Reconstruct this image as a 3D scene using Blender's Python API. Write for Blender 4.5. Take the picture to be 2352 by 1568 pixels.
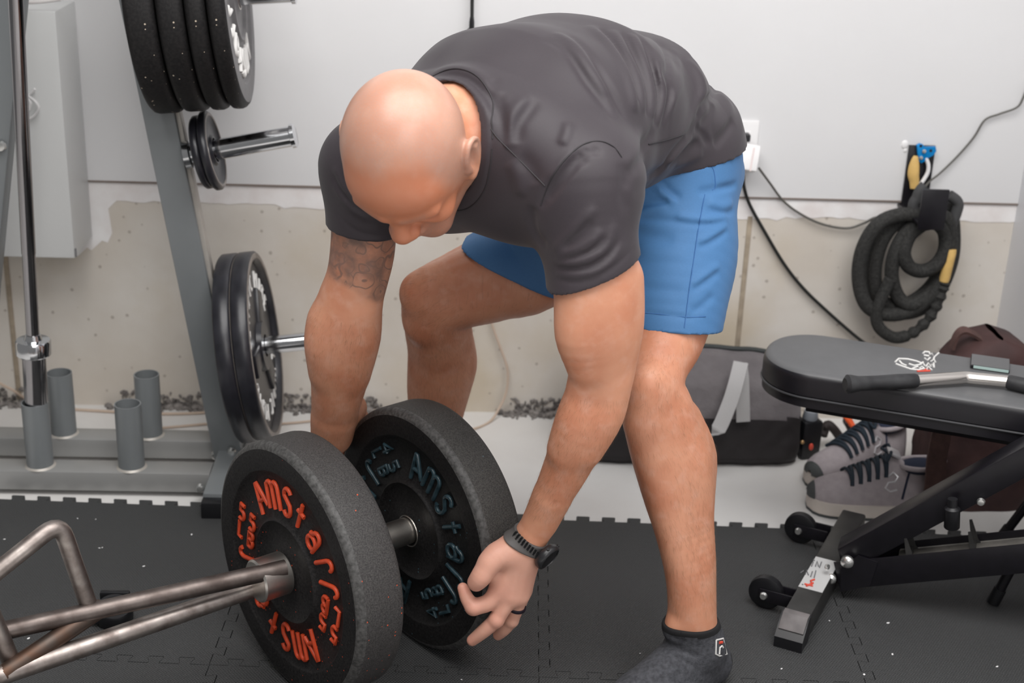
import bpy, bmesh, math, random
import numpy as np
from mathutils import Vector, Matrix, noise as mnoise

for o in list(bpy.data.objects):
    bpy.data.objects.remove(o)
SC = bpy.context.scene
COL = SC.collection
R = math.radians

# ------------------------------------------------------------------ camera, sky, lights, exposure
FPX, CX, CY = 3267.0, 1176.0, 784.0
CAMH = 1.47
RT = Vector((0.99879936, -0.03410924, 0.03516257))
UP = Vector((-0.02031949, 0.36466291, 0.93091787))
FW = Vector((0.04457538, 0.93051465, -0.363532))
cd = bpy.data.cameras.new('camera')
cam = bpy.data.objects.new('camera', cd)
COL.objects.link(cam)
cam.matrix_world = Matrix(((RT.x, UP.x, -FW.x, 0), (RT.y, UP.y, -FW.y, 0), (RT.z, UP.z, -FW.z, CAMH), (0, 0, 0, 1)))
cd.sensor_width = 36.0
cd.lens = FPX / 2352.0 * 36.0
cd.clip_start = 0.05
cd.dof.use_dof = True
cd.dof.focus_distance = 2.30
cd.dof.aperture_fstop = 4.5
SC.camera = cam

world = bpy.data.worlds.new('world')
SC.world = world
world.use_nodes = True
bg = world.node_tree.nodes['Background']
bg.inputs['Color'].default_value = (1.0, 0.99, 0.985, 1)
bg.inputs['Strength'].default_value = 0.17


def area_light(name, loc, target, size, sizey, power, col=(1, 1, 1)):
    l = bpy.data.lights.new(name, 'AREA')
    l.shape = 'RECTANGLE'
    l.size = size
    l.size_y = sizey
    l.energy = power
    l.color = col
    o = bpy.data.objects.new(name, l)
    COL.objects.link(o)
    o.location = loc
    d = (Vector(target) - Vector(loc)).normalized()
    o.rotation_euler = d.to_track_quat('-Z', 'Y').to_euler()
    return o


area_light('ceiling_lamp_light', (0.30, 1.40, 2.75), (0.20, 2.45, 0.3), 2.8, 1.7, 92, (1.0, 0.985, 0.97))
area_light('front_fill_light', (0.9, -0.8, 2.2), (0.3, 2.4, 0.7), 2.0, 1.4, 38, (1.0, 0.985, 0.97))  # added fill light from the front, stands for no known fitting

SC.view_settings.view_transform = 'Standard'
SC.view_settings.look = 'None'
SC.view_settings.exposure = 0.07
SC.view_settings.gamma = 1.0
SC.view_settings.use_curve_mapping = False

CAM = Vector((0, 0, CAMH))


def ray(px, py):
    return RT * ((px - CX) / FPX) - UP * ((py - CY) / FPX) + FW


def PZ(px, py, z):
    r = ray(px, py)
    return CAM + r * ((z - CAMH) / r.z)


def PY(px, py, y):
    r = ray(px, py)
    return CAM + r * (y / r.y)


def PX(px, py, x):
    r = ray(px, py)
    return CAM + r * (x / r.x)


def PL(px, py, p0, n):
    """the point of the viewing ray on the plane through p0 with normal n"""
    r = ray(px, py)
    n = Vector(n)
    return CAM + r * ((Vector(p0) - CAM).dot(n) / r.dot(n))


# ------------------------------------------------------------------ materials
def nt(m):
    return m.node_tree.nodes, m.node_tree.links


def mat(name, col, rough=0.5, metal=0.0, spec=0.5, var=0.0, vscale=30.0, vcol=None, bump=0.0, bscale=200.0,
        bdist=0.002, coat=0.0, sss=0.0, sheen=0.0, rvar=0.0, detail=4.0, stretch=None):
    m = bpy.data.materials.new(name)
    m.use_nodes = True
    n, l = nt(m)
    b = n['Principled BSDF']
    b.inputs['Base Color'].default_value = (*col, 1)
    b.inputs['Roughness'].default_value = rough
    b.inputs['Metallic'].default_value = metal
    b.inputs['Specular IOR Level'].default_value = spec
    b.inputs['Coat Weight'].default_value = coat
    b.inputs['Sheen Weight'].default_value = sheen
    if sss:
        b.inputs['Subsurface Weight'].default_value = sss
        b.inputs['Subsurface Radius'].default_value = (0.012, 0.005, 0.003)
        b.inputs['Subsurface Scale'].default_value = 1.0
    tc = n.new('ShaderNodeTexCoord')
    src = tc.outputs['Object']
    if stretch:
        mp = n.new('ShaderNodeMapping')
        mp.inputs['Scale'].default_value = stretch
        l.new(src, mp.inputs[0])
        src = mp.outputs[0]
    if var or rvar:
        t = n.new('ShaderNodeTexNoise')
        t.inputs['Scale'].default_value = vscale
        t.inputs['Detail'].default_value = detail
        l.new(src, t.inputs['Vector'])
        if var:
            mx = n.new('ShaderNodeMix')
            mx.data_type = 'RGBA'
            c2 = vcol or tuple(c * (1 - var) for c in col)
            mx.inputs[6].default_value = (*col, 1)
            mx.inputs[7].default_value = (*c2, 1)
            rp = n.new('ShaderNodeMapRange')
            rp.inputs['From Min'].default_value = 0.35
            rp.inputs['From Max'].default_value = 0.68
            l.new(t.outputs['Fac'], rp.inputs['Value'])
            l.new(rp.outputs[0], mx.inputs[0])
            l.new(mx.outputs[2], b.inputs['Base Color'])
        if rvar:
            r2 = n.new('ShaderNodeMapRange')
            r2.inputs['To Min'].default_value = max(0.02, rough - rvar)
            r2.inputs['To Max'].default_value = min(1, rough + rvar)
            l.new(t.outputs['Fac'], r2.inputs['Value'])
            l.new(r2.outputs[0], b.inputs['Roughness'])
    if bump:
        t2 = n.new('ShaderNodeTexNoise')
        t2.inputs['Scale'].default_value = bscale
        t2.inputs['Detail'].default_value = 3
        l.new(src, t2.inputs['Vector'])
        bp = n.new('ShaderNodeBump')
        bp.inputs['Strength'].default_value = bump
        bp.inputs['Distance'].default_value = bdist
        l.new(t2.outputs['Fac'], bp.inputs['Height'])
        l.new(bp.outputs[0], b.inputs['Normal'])
    return m


def add_specks(m, col, scale=90.0, thr=0.13, keep=0.35, mscale=4.0):
    """round flecks of another colour scattered through a material"""
    n, l = nt(m)
    b = n['Principled BSDF']
    tc = n.new('ShaderNodeTexCoord')
    v = n.new('ShaderNodeTexVoronoi')
    v.inputs['Scale'].default_value = scale
    l.new(tc.outputs['Object'], v.inputs['Vector'])
    lt = n.new('ShaderNodeMath')
    lt.operation = 'LESS_THAN'
    lt.inputs[1].default_value = thr
    l.new(v.outputs['Distance'], lt.inputs[0])
    sp = n.new('ShaderNodeSeparateColor')
    l.new(v.outputs['Color'], sp.inputs[0])
    lk = n.new('ShaderNodeMath')
    lk.operation = 'LESS_THAN'
    lk.inputs[1].default_value = keep
    l.new(sp.outputs[0], lk.inputs[0])
    nz = n.new('ShaderNodeTexNoise')
    nz.inputs['Scale'].default_value = mscale
    l.new(tc.outputs['Object'], nz.inputs['Vector'])
    gt = n.new('ShaderNodeMath')
    gt.operation = 'GREATER_THAN'
    gt.inputs[1].default_value = 0.47
    l.new(nz.outputs['Fac'], gt.inputs[0])
    m1 = n.new('ShaderNodeMath')
    m1.operation = 'MULTIPLY'
    l.new(lt.outputs[0], m1.inputs[0])
    l.new(lk.outputs[0], m1.inputs[1])
    m2 = n.new('ShaderNodeMath')
    m2.operation = 'MULTIPLY'
    l.new(m1.outputs[0], m2.inputs[0])
    l.new(gt.outputs[0], m2.inputs[1])
    mx = n.new('ShaderNodeMix')
    mx.data_type = 'RGBA'
    l.new(m2.outputs[0], mx.inputs[0])
    old = b.inputs['Base Color']
    if old.links:
        l.new(old.links[0].from_socket, mx.inputs[6])
    else:
        mx.inputs[6].default_value = old.default_value
    mx.inputs[7].default_value = (*col, 1)
    l.new(mx.outputs[2], b.inputs['Base Color'])
    return m


M = {}
M['drywall'] = mat('painted_drywall', (0.70, 0.695, 0.70), 0.55, var=0.03, vscale=3, bump=0.05, bscale=120)
M['trim'] = mat('white_painted_ledge', (0.86, 0.845, 0.84), 0.6, var=0.10, vscale=14, vcol=(0.76, 0.71, 0.695), bump=0.25, bscale=30, bdist=0.004)
M['panel'] = mat('white_sheet_panel', (0.66, 0.665, 0.66), 0.42, var=0.03, vscale=5)
M['pillar'] = mat('white_board', (0.70, 0.70, 0.72), 0.5, var=0.03, vscale=4)
M['floor'] = mat('white_floor', (0.74, 0.73, 0.715), 0.5, var=0.06, vscale=5, vcol=(0.68, 0.66, 0.64))
M['orange'] = mat('orange_paint', (0.62, 0.065, 0.018), 0.45, var=0.25, vscale=60)
M['teal'] = mat('dark_teal_paint', (0.010, 0.024, 0.031), 0.33, var=0.4, vscale=80, vcol=(0.03, 0.06, 0.075))
M['rubber'] = add_specks(mat('crumb_rubber', (0.005, 0.0045, 0.005), 0.62, spec=0.35, var=0.9, vscale=260, vcol=(0.020, 0.018, 0.018), bump=0.35, bscale=420, bdist=0.001, detail=2), (0.55, 0.06, 0.02), 105, 0.12, 0.55)
M['rubber_rim'] = add_specks(mat('grey_crumb_rubber', (0.020, 0.0185, 0.0185), 0.64, var=0.9, vscale=480, vcol=(0.066, 0.062, 0.060), bump=0.4, bscale=380, bdist=0.001, detail=3), (0.6, 0.09, 0.03), 95, 0.13, 0.42)  # rim rubber, a paler grey than the face
M['rubber_blue'] = add_specks(mat('crumb_rubber_blue_fleck', (0.004, 0.0035, 0.004), 0.6, spec=0.35, var=0.8, vscale=260, vcol=(0.015, 0.014, 0.014), bump=0.35, bscale=420, bdist=0.001, detail=2), (0.08, 0.2, 0.26), 110, 0.10, 0.25)
M['rubber_rim_blue'] = add_specks(mat('grey_crumb_rubber_blue_fleck', (0.019, 0.018, 0.017), 0.62, var=0.9, vscale=460, vcol=(0.066, 0.063, 0.058), bump=0.4, bscale=380, bdist=0.001, detail=3), (0.16, 0.26, 0.3), 95, 0.08, 0.22)  # rim of the blue-flecked plate, paler than its face
M['rubber_tan'] = add_specks(mat('crumb_rubber_tan_fleck', (0.005, 0.0045, 0.005), 0.6, spec=0.3, var=0.7, vscale=200, vcol=(0.013, 0.012, 0.012), bump=0.3, bscale=300, bdist=0.001), (0.5, 0.42, 0.33), 85, 0.14, 0.3)
M['rubber_face'] = mat('grey_rubber_face', (0.11, 0.105, 0.108), 0.45, var=0.25, vscale=40, bump=0.1)
M['black_iron'] = mat('black_painted_iron', (0.012, 0.012, 0.016), 0.33, var=0.4, vscale=30, vcol=(0.022, 0.022, 0.028), bump=0.12, bscale=60)
M['iron_edge'] = mat('worn_iron_lip', (0.27, 0.24, 0.22), 0.42, metal=0.3, var=0.4, vscale=30)
M['rubber_edge'] = mat('scuffed_lit_edge', (0.085, 0.083, 0.081), 0.55, var=0.8, vscale=160, vcol=(0.030, 0.029, 0.028), bump=0.4, bscale=300, bdist=0.001)
M['letter_white'] = mat('white_lettering', (0.72, 0.71, 0.69), 0.55)
M['chrome'] = mat('chrome', (0.74, 0.75, 0.77), 0.12, metal=1.0, rvar=0.05, vscale=20)
M['chrome_dark'] = mat('dark_chrome_shaft', (0.34, 0.33, 0.34), 0.16, metal=1.0, rvar=0.06, vscale=20)
M['steel'] = mat('raw_steel', (0.42, 0.375, 0.35), 0.43, metal=1.0, var=0.45, vscale=34, vcol=(0.20, 0.165, 0.15), rvar=0.14, bump=0.15, bscale=240, bdist=0.0006)
M['steel_dark'] = mat('dull_brown_steel', (0.195, 0.165, 0.152), 0.46, metal=0.95, var=0.6, vscale=30, vcol=(0.095, 0.075, 0.068), rvar=0.14, bump=0.15, bscale=200, bdist=0.0006)
M['steel_bright'] = mat('turned_steel', (0.74, 0.70, 0.65), 0.33, metal=1.0, rvar=0.1, vscale=40, var=0.25)
M['rack'] = mat('grey_green_enamel', (0.215, 0.230, 0.238), 0.38, metal=0.2, var=0.08, vscale=8)
M['beam'] = mat('pale_grey_enamel', (0.30, 0.30, 0.295), 0.36, metal=0.2, var=0.08, vscale=8)
M['steel_brown'] = mat('rusty_brown_steel', (0.085, 0.066, 0.056), 0.5, metal=0.8, var=0.6, vscale=26, vcol=(0.10, 0.05, 0.03), rvar=0.1)
M['rack_side'] = mat('pale_metal', (0.50, 0.47, 0.43), 0.45, metal=0.3, var=0.15)
M['bolt'] = mat('zinc_bolt', (0.72, 0.72, 0.70), 0.25, metal=0.9)
M['plastic_black'] = mat('black_plastic', (0.008, 0.008, 0.01), 0.4, var=0.3, vscale=40)
M['black_steel'] = mat('black_powder_coat', (0.007, 0.006, 0.009), 0.36, var=0.3, vscale=60, bump=0.06, bscale=400, bdist=0.0004)
M['black_worn'] = mat('black_powder_coat_worn', (0.035, 0.034, 0.033), 0.42, var=0.5, vscale=18)
M['cap_grey'] = mat('scuffed_grey_cap', (0.17, 0.155, 0.155), 0.6, var=0.35, vscale=40)
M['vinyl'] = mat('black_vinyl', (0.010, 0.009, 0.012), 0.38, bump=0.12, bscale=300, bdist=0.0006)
M['vinyl_top'] = mat('grey_vinyl_top', (0.115, 0.116, 0.12), 0.5, var=0.08, vscale=30, bump=0.1, bscale=420, bdist=0.0005)  # grey top, its colour raised to hold the wall's reflection
M['sticker'] = mat('silver_sticker', (0.60, 0.60, 0.60), 0.35, metal=0.2)
M['red'] = mat('red_print', (0.65, 0.07, 0.04), 0.5)
M['ink'] = mat('grey_print', (0.16, 0.16, 0.17), 0.6)
M['grip'] = mat('black_rubber_grip', (0.014, 0.014, 0.016), 0.55, var=0.6, vscale=35, vcol=(0.035, 0.035, 0.037), bump=0.3, bscale=90, bdist=0.0015)
M['nickel'] = mat('satin_nickel', (0.72, 0.68, 0.64), 0.2, metal=1.0, rvar=0.06, vscale=10)
M['phone_glass'] = mat('phone_glass', (0.10, 0.10, 0.103), 0.35)
M['glass_edge'] = mat('pale_glass_edge', (0.42, 0.55, 0.52), 0.3)
M['duffel'] = mat('grey_canvas', (0.155, 0.14, 0.145), 0.85, var=0.35, vscale=9, vcol=(0.105, 0.093, 0.098), bump=0.5, bscale=45, bdist=0.006, sheen=0.2)
M['duffel_base'] = mat('black_canvas', (0.014, 0.011, 0.012), 0.7, bump=0.5, bscale=14, bdist=0.012)
M['webbing'] = mat('grey_webbing', (0.42, 0.41, 0.41), 0.75, bump=0.3, bscale=300, bdist=0.001)
M['zip'] = mat('dark_zip', (0.03, 0.035, 0.035), 0.6)
M['brown'] = mat('brown_bag_cloth', (0.060, 0.026, 0.024), 0.75, var=0.4, vscale=12, vcol=(0.035, 0.015, 0.015), bump=0.5, bscale=20, bdist=0.008)
M['brown_strap'] = mat('brown_strap', (0.085, 0.042, 0.036), 0.8, var=0.3, vscale=60, bump=0.3, bscale=200)
M['yellow'] = mat('yellow_trim', (0.62, 0.36, 0.10), 0.6)
M['yellow_pale'] = mat('pale_yellow_plastic', (0.72, 0.47, 0.16), 0.5, var=0.15, vscale=40)
M['shoe'] = mat('lilac_grey_knit', (0.40, 0.355, 0.37), 0.85, var=0.12, vscale=70, bump=0.4, bscale=500, bdist=0.001)
M['shoe_sole'] = mat('cream_sole', (0.62, 0.56, 0.51), 0.7, var=0.1, vscale=20)
M['shoe_dark'] = mat('dark_grey_rubber', (0.06, 0.065, 0.066), 0.6)
M['shoe_shine'] = mat('silver_tab', (0.66, 0.65, 0.67), 0.3, metal=0.35)
M['lace'] = mat('navy_lace', (0.010, 0.020, 0.032), 0.8)
M['lining'] = mat('navy_lining', (0.014, 0.02, 0.045), 0.85)
M['rope'] = mat('black_rope', (0.013, 0.013, 0.012), 0.85, var=0.6, vscale=180, vcol=(0.035, 0.034, 0.032), bump=0.8, bscale=260, bdist=0.002)
M['blue_metal'] = mat('blue_anodised', (0.0, 0.24, 0.62), 0.3, metal=0.3)
M['white_plastic'] = mat('white_plastic', (0.80, 0.79, 0.79), 0.4)
M['cord_black'] = mat('black_cord', (0.012, 0.013, 0.012), 0.5)
M['cord_grey'] = mat('grey_cord', (0.10, 0.095, 0.085), 0.5)
M['cord_beige'] = mat('beige_cord', (0.56, 0.44, 0.35), 0.6)
M['rubble'] = mat('grey_rubble', (0.30, 0.275, 0.26), 0.9, var=0.6, vscale=60, vcol=(0.10, 0.09, 0.085), bump=0.5, bscale=60)
M['orange_item'] = mat('orange_red_plastic', (0.75, 0.10, 0.02), 0.45)
M['brass'] = mat('brass_fitting', (0.65, 0.42, 0.20), 0.3, metal=0.8)
M['grey_cap'] = mat('grey_cap', (0.24, 0.26, 0.29), 0.5)
M['shirt'] = mat('charcoal_jersey', (0.034, 0.0265, 0.0325), 0.58, spec=0.42, var=0.10, vscale=500, bump=0.12, bscale=900, bdist=0.0005, sheen=0.08, detail=1)
M['shirt_seam'] = mat('charcoal_seam_shade', (0.020, 0.017, 0.020), 0.7)  # seam tubes, darker than the jersey: groove shade put into the colour
M['shorts'] = mat('blue_twill', (0.050, 0.158, 0.345), 0.72, var=0.06, vscale=300, bump=0.1, bscale=900, bdist=0.0004, sheen=0.05)
M['shorts_seam'] = mat('blue_seam_shade', (0.035, 0.12, 0.30), 0.75)  # seam tubes, darker than the twill to paint in the groove's shade
M['sock'] = mat('grey_knit_sock', (0.070, 0.072, 0.082), 0.9, var=0.4, vscale=140, vcol=(0.035, 0.036, 0.042), bump=0.6, bscale=400, bdist=0.0015)
M['sock_black'] = mat('black_knit', (0.008, 0.008, 0.009), 0.9)
M['watch_strap'] = mat('grey_silicone', (0.085, 0.078, 0.076), 0.55)
M['watch_case'] = mat('black_watch_case', (0.018, 0.018, 0.02), 0.35)
M['watch_glass'] = mat('watch_glass', (0.004, 0.004, 0.005), 0.08)
M['ring'] = mat('black_ring', (0.010, 0.006, 0.014), 0.4)
M['eye_white'] = mat('eye_white', (0.7, 0.66, 0.62), 0.15)


def concrete_mat():
    m = mat('cast_concrete', (0.60, 0.545, 0.48), 0.85, var=0.30, vscale=4.5, vcol=(0.68, 0.64, 0.59), bump=0.25, bscale=40, bdist=0.003)
    n, l = nt(m)
    b = n['Principled BSDF']
    tc = n.new('ShaderNodeTexCoord')
    # small pits, thinly scattered
    v = n.new('ShaderNodeTexVoronoi')
    v.inputs['Scale'].default_value = 27
    l.new(tc.outputs['Object'], v.inputs['Vector'])
    ns = n.new('ShaderNodeTexNoise')
    ns.inputs['Scale'].default_value = 60
    l.new(tc.outputs['Object'], ns.inputs['Vector'])
    ad = n.new('ShaderNodeMath')
    ad.operation = 'MULTIPLY_ADD'
    ad.inputs[1].default_value = 0.17
    l.new(ns.outputs['Fac'], ad.inputs[0])
    l.new(v.outputs['Distance'], ad.inputs[2])
    mr = n.new('ShaderNodeMapRange')
    mr.inputs['From Min'].default_value = 0.155
    mr.inputs['From Max'].default_value = 0.215
    mr.inputs['To Min'].default_value = 0.55
    mr.inputs['To Max'].default_value = 0.0
    l.new(ad.outputs[0], mr.inputs['Value'])
    # yellow-brown blotches
    n2 = n.new('ShaderNodeTexNoise')
    n2.inputs['Scale'].default_value = 2.6
    n2.inputs['Detail'].default_value = 6
    l.new(tc.outputs['Object'], n2.inputs['Vector'])
    m2 = n.new('ShaderNodeMapRange')
    m2.inputs['From Min'].default_value = 0.52
    m2.inputs['From Max'].default_value = 0.72
    m2.inputs['To Max'].default_value = 0.7
    l.new(n2.outputs['Fac'], m2.inputs['Value'])
    x1 = n.new('ShaderNodeMix')
    x1.data_type = 'RGBA'
    l.new(b.inputs['Base Color'].links[0].from_socket, x1.inputs[6])
    x1.inputs[7].default_value = (0.55, 0.46, 0.33, 1)
    l.new(m2.outputs[0], x1.inputs[0])
    x2 = n.new('ShaderNodeMix')
    x2.data_type = 'RGBA'
    l.new(x1.outputs[2], x2.inputs[6])
    x2.inputs[7].default_value = (0.25, 0.20, 0.165, 1)
    l.new(mr.outputs[0], x2.inputs[0])
    l.new(x2.outputs[2], b.inputs['Base Color'])
    return m


M['concrete'] = concrete_mat()


def mat_foam():
    m = mat('black_foam_mat', (0.044, 0.045, 0.046), 0.56, var=0.25, vscale=6, vcol=(0.048, 0.049, 0.050))
    n, l = nt(m)
    b = n['Principled BSDF']
    tc = n.new('ShaderNodeTexCoord')
    hs = []
    for ang in (35, -35):
        mp = n.new('ShaderNodeMapping')
        mp.inputs['Rotation'].default_value = (0, 0, R(ang))
        l.new(tc.outputs['Object'], mp.inputs[0])
        w = n.new('ShaderNodeTexWave')
        w.inputs['Scale'].default_value = 70
        w.inputs['Distortion'].default_value = 0.3
        l.new(mp.outputs[0], w.inputs['Vector'])
        hs.append(w)
    mu = n.new('ShaderNodeMath')
    mu.operation = 'MULTIPLY'
    l.new(hs[0].outputs['Fac'], mu.inputs[0])
    l.new(hs[1].outputs['Fac'], mu.inputs[1])
    bp = n.new('ShaderNodeBump')
    bp.inputs['Strength'].default_value = 0.75
    bp.inputs['Distance'].default_value = 0.002
    l.new(mu.outputs[0], bp.inputs['Height'])
    l.new(bp.outputs[0], b.inputs['Normal'])
    return m


M['foam'] = mat_foam()


# ------------------------------------------------------------------ mesh and object helpers
def V(*a):
    return Vector(a)


def frame(z, x=None):
    """3x3 rotation whose z column is the given direction"""
    z = Vector(z).normalized()
    if x is None:
        x = Vector((1, 0, 0)) if abs(z.x) < 0.9 else Vector((0, 1, 0))
    x = Vector(x)
    x = (x - z * x.dot(z)).normalized()
    y = z.cross(x)
    return Matrix((x, y, z)).transposed()


def spline(pts, n=8):
    """Catmull-Rom through the points"""
    P = [Vector(p) for p in pts]
    out = []
    for i in range(len(P) - 1):
        p0 = P[max(i - 1, 0)]
        p1, p2 = P[i], P[i + 1]
        p3 = P[min(i + 2, len(P) - 1)]
        for k in range(n):
            t = k / n
            out.append(0.5 * ((2 * p1) + (p2 - p0) * t + (2 * p0 - 5 * p1 + 4 * p2 - p3) * t * t + (3 * p1 - p0 - 3 * p2 + p3) * t ** 3))
    out.append(P[-1])
    return out


def ear_clip(P):
    """triangles of a simple outline"""
    n = len(P)
    idx = list(range(n))
    area = sum(P[i][0] * P[(i + 1) % n][1] - P[(i + 1) % n][0] * P[i][1] for i in range(n))
    if area < 0:
        idx.reverse()
    out = []

    def cr(a, b, c):
        return (b[0] - a[0]) * (c[1] - a[1]) - (b[1] - a[1]) * (c[0] - a[0])
    guard = 0
    while len(idx) > 3 and guard < 20000:
        m = len(idx)
        for k in range(m):
            i, j, l = idx[k - 1], idx[k], idx[(k + 1) % m]
            a, b, c = P[i], P[j], P[l]
            if cr(a, b, c) <= 2e-7:
                continue
            if any(q not in (i, j, l) and cr(a, b, P[q]) > 2e-7 and cr(b, c, P[q]) > 2e-7 and cr(c, a, P[q]) > -2e-7 for q in idx):
                continue
            out.append((i, j, l))
            idx.pop(k)
            break
        else:
            idx.pop(0)
        guard += 1
    out.append(tuple(idx))
    return out


class G:
    def __init__(self):
        self.bm = bmesh.new()

    def box(self, c, s, rot=None, bev=0.0, seg=2):
        r = bmesh.ops.create_cube(self.bm, size=1.0)
        vs = r['verts']
        bmesh.ops.scale(self.bm, vec=Vector(s), verts=vs)
        if bev:
            es = list({e for v in vs for e in v.link_edges})
            rb = bmesh.ops.bevel(self.bm, geom=es, offset=bev, segments=seg, affect='EDGES', profile=0.5)
            vs = list({v for f in rb['faces'] for v in f.verts} | {v for v in vs if v.is_valid})
        mw = (rot.to_4x4() if rot else Matrix.Identity(4))
        mw.translation = Vector(c)
        bmesh.ops.transform(self.bm, matrix=mw, verts=vs)
        return self

    def bar(self, a, b, w, h, up=(0, 0, 1), bev=0.003, ext=0.0):
        """rectangular tube from a to b; w across, h along up"""
        a, b = Vector(a), Vector(b)
        d = (b - a).normalized()
        upv = Vector(up)
        upv = (upv - d * upv.dot(d)).normalized()
        side = upv.cross(d)
        rot = Matrix((side, upv, d)).transposed()
        return self.box((a + b) / 2, (w, h, (b - a).length + ext), rot, bev)

    def lathe(self, prof, o=(0, 0, 0), axis=(0, 0, 1), seg=48, xdir=None, close=False):
        """prof: (radius, distance along the axis)"""
        rot = frame(axis, xdir)
        o = Vector(o)
        rings = []
        for r, h in prof:
            if r < 1e-6:
                rings.append([self.bm.verts.new(o + rot @ V(0, 0, h))])
            else:
                rings.append([self.bm.verts.new(o + rot @ V(r * math.cos(2 * math.pi * i / seg), r * math.sin(2 * math.pi * i / seg), h)) for i in range(seg)])
        pairs = list(zip(rings[:-1], rings[1:]))
        if close:
            pairs.append((rings[-1], rings[0]))
        for A, B in pairs:
            for i in range(seg):
                j = (i + 1) % seg
                if len(A) == 1 and len(B) == 1:
                    continue
                if len(A) == 1:
                    self.bm.faces.new((A[0], B[j], B[i]))
                elif len(B) == 1:
                    self.bm.faces.new((A[i], A[j], B[0]))
                else:
                    self.bm.faces.new((A[i], A[j], B[j], B[i]))
        return self

    def cyl(self, a, b, r, r2=None, seg=24, bev=0.0):
        a, b = Vector(a), Vector(b)
        L = (b - a).length
        r2 = r if r2 is None else r2
        if bev:
            p = [(0, 0), (r - bev, 0), (r, bev), (r2, L - bev), (r2 - bev, L), (0, L)]
        else:
            p = [(0, 0), (r, 0), (r2, L), (0, L)]
        return self.lathe(p, a, b - a, seg)

    def pipe(self, a, b, ro, ri, seg=32):
        a, b = Vector(a), Vector(b)
        L = (b - a).length
        return self.lathe([(ri, 0.002), (ro, 0), (ro, L), (ri, L)], a, b - a, seg, close=True)

    def tube(self, pts, r, seg=12, cap=True, sx=1.0, closed=False, updir=None, radii=None):
        """round (or flattened, sx) tube swept along points"""
        P = [Vector(p) for p in pts]
        n = len(P)
        T = []
        for i in range(n):
            if closed:
                t = P[(i + 1) % n] - P[i - 1]
            else:
                t = P[min(i + 1, n - 1)] - P[max(i - 1, 0)]
            T.append(t.normalized())
        x = Vector(updir) if updir else (Vector((0, 0, 1)) if abs(T[0].z) < 0.9 else Vector((1, 0, 0)))
        rings = []
        for i in range(n):
            if updir:
                x = Vector(updir)
            x = (x - T[i] * x.dot(T[i]))
            x.normalize()
            y = T[i].cross(x)
            rr = radii[i] if radii else r
            rings.append([self.bm.verts.new(P[i] + x * (rr * math.cos(2 * math.pi * k / seg)) + y * (rr * sx * math.sin(2 * math.pi * k / seg))) for k in range(seg)])
        rng = range(n) if closed else range(n - 1)
        for i in rng:
            A, B = rings[i], rings[(i + 1) % n]
            for k in range(seg):
                j = (k + 1) % seg
                self.bm.faces.new((A[k], A[j], B[j], B[k]))
        if cap and not closed:
            self.bm.faces.new(rings[0][::-1])
            self.bm.faces.new(rings[-1])
        return self

    def ribbon(self, pts, w, t, side):
        """flat strap: width w along side, thickness t"""
        P = [Vector(p) for p in pts]
        n = len(P)
        rings = []
        for i in range(n):
            d = (P[min(i + 1, n - 1)] - P[max(i - 1, 0)]).normalized()
            s = Vector(side[i]) if isinstance(side, list) else Vector(side)
            s = (s - d * s.dot(d)).normalized()
            u = d.cross(s)
            rings.append([self.bm.verts.new(P[i] + s * a * w / 2 + u * b * t / 2) for a, b in ((-1, -1), (1, -1), (1, 1), (-1, 1))])
        for A, B in zip(rings[:-1], rings[1:]):
            for k in range(4):
                j = (k + 1) % 4
                self.bm.faces.new((A[k], A[j], B[j], B[k]))
        self.bm.faces.new(rings[0][::-1])
        self.bm.faces.new(rings[-1])
        return self

    def prism(self, poly, o, xa, ya, depth, bev=0.0):
        """polygon in the plane (o, xa, ya), extruded by depth along xa x ya"""
        o, xa, ya = Vector(o), Vector(xa).normalized(), Vector(ya).normalized()
        za = xa.cross(ya)
        lo = [self.bm.verts.new(o + xa * x + ya * y) for x, y in poly]
        hi = [self.bm.verts.new(o + xa * x + ya * y + za * depth) for x, y in poly]
        n = len(poly)
        if n > 40:          # many-cornered outline: split it into triangles here
            tri = ear_clip(poly)
            fs = []
            for a, b, c in tri:
                fs.append(self.bm.faces.new((hi[a], hi[b], hi[c])))
                self.bm.faces.new((lo[c], lo[b], lo[a]))
            bev = 0
        else:
            fs = [self.bm.faces.new(lo[::-1]), self.bm.faces.new(hi)]
        for i in range(n):
            j = (i + 1) % n
            fs.append(self.bm.faces.new((lo[i], lo[j], hi[j], hi[i])))
        if bev:
            es = list(fs[1].edges)
            bmesh.ops.bevel(self.bm, geom=es, offset=bev, segments=2, affect='EDGES', profile=0.5)
        return self

    def ball(self, c, r, s=(1, 1, 1), rot=None, seg=16):
        q = bmesh.ops.create_uvsphere(self.bm, u_segments=seg, v_segments=max(6, seg // 2), radius=r)
        mw = (rot.to_4x4() if rot else Matrix.Identity(4)) @ Matrix.Diagonal((*s, 1))
        mw.translation = Vector(c)
        bmesh.ops.transform(self.bm, matrix=mw, verts=q['verts'])
        return self

    def patch(self, grid):
        """grid[i][j] of points, as an open sheet"""
        vv = [[self.bm.verts.new(p) for p in row] for row in grid]
        for i in range(len(vv) - 1):
            for j in range(len(vv[0]) - 1):
                self.bm.faces.new((vv[i][j], vv[i + 1][j], vv[i + 1][j + 1], vv[i][j + 1]))
        return self

    def build(self, name, m, parent=None, ang=38, subd=0, recalc=True):
        bm = self.bm
        if recalc:
            bmesh.ops.recalc_face_normals(bm, faces=bm.faces)
        if subd:
            bmesh.ops.subdivide_edges(bm, edges=bm.edges, cuts=subd, use_grid_fill=True)
        for f in bm.faces:
            f.smooth = True
        for e in bm.edges:
            e.smooth = len(e.link_faces) == 2 and e.calc_face_angle(0) < R(ang)
        me = bpy.data.meshes.new(name)
        bm.to_mesh(me)
        bm.free()
        return link(name, me, m, parent)


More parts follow.
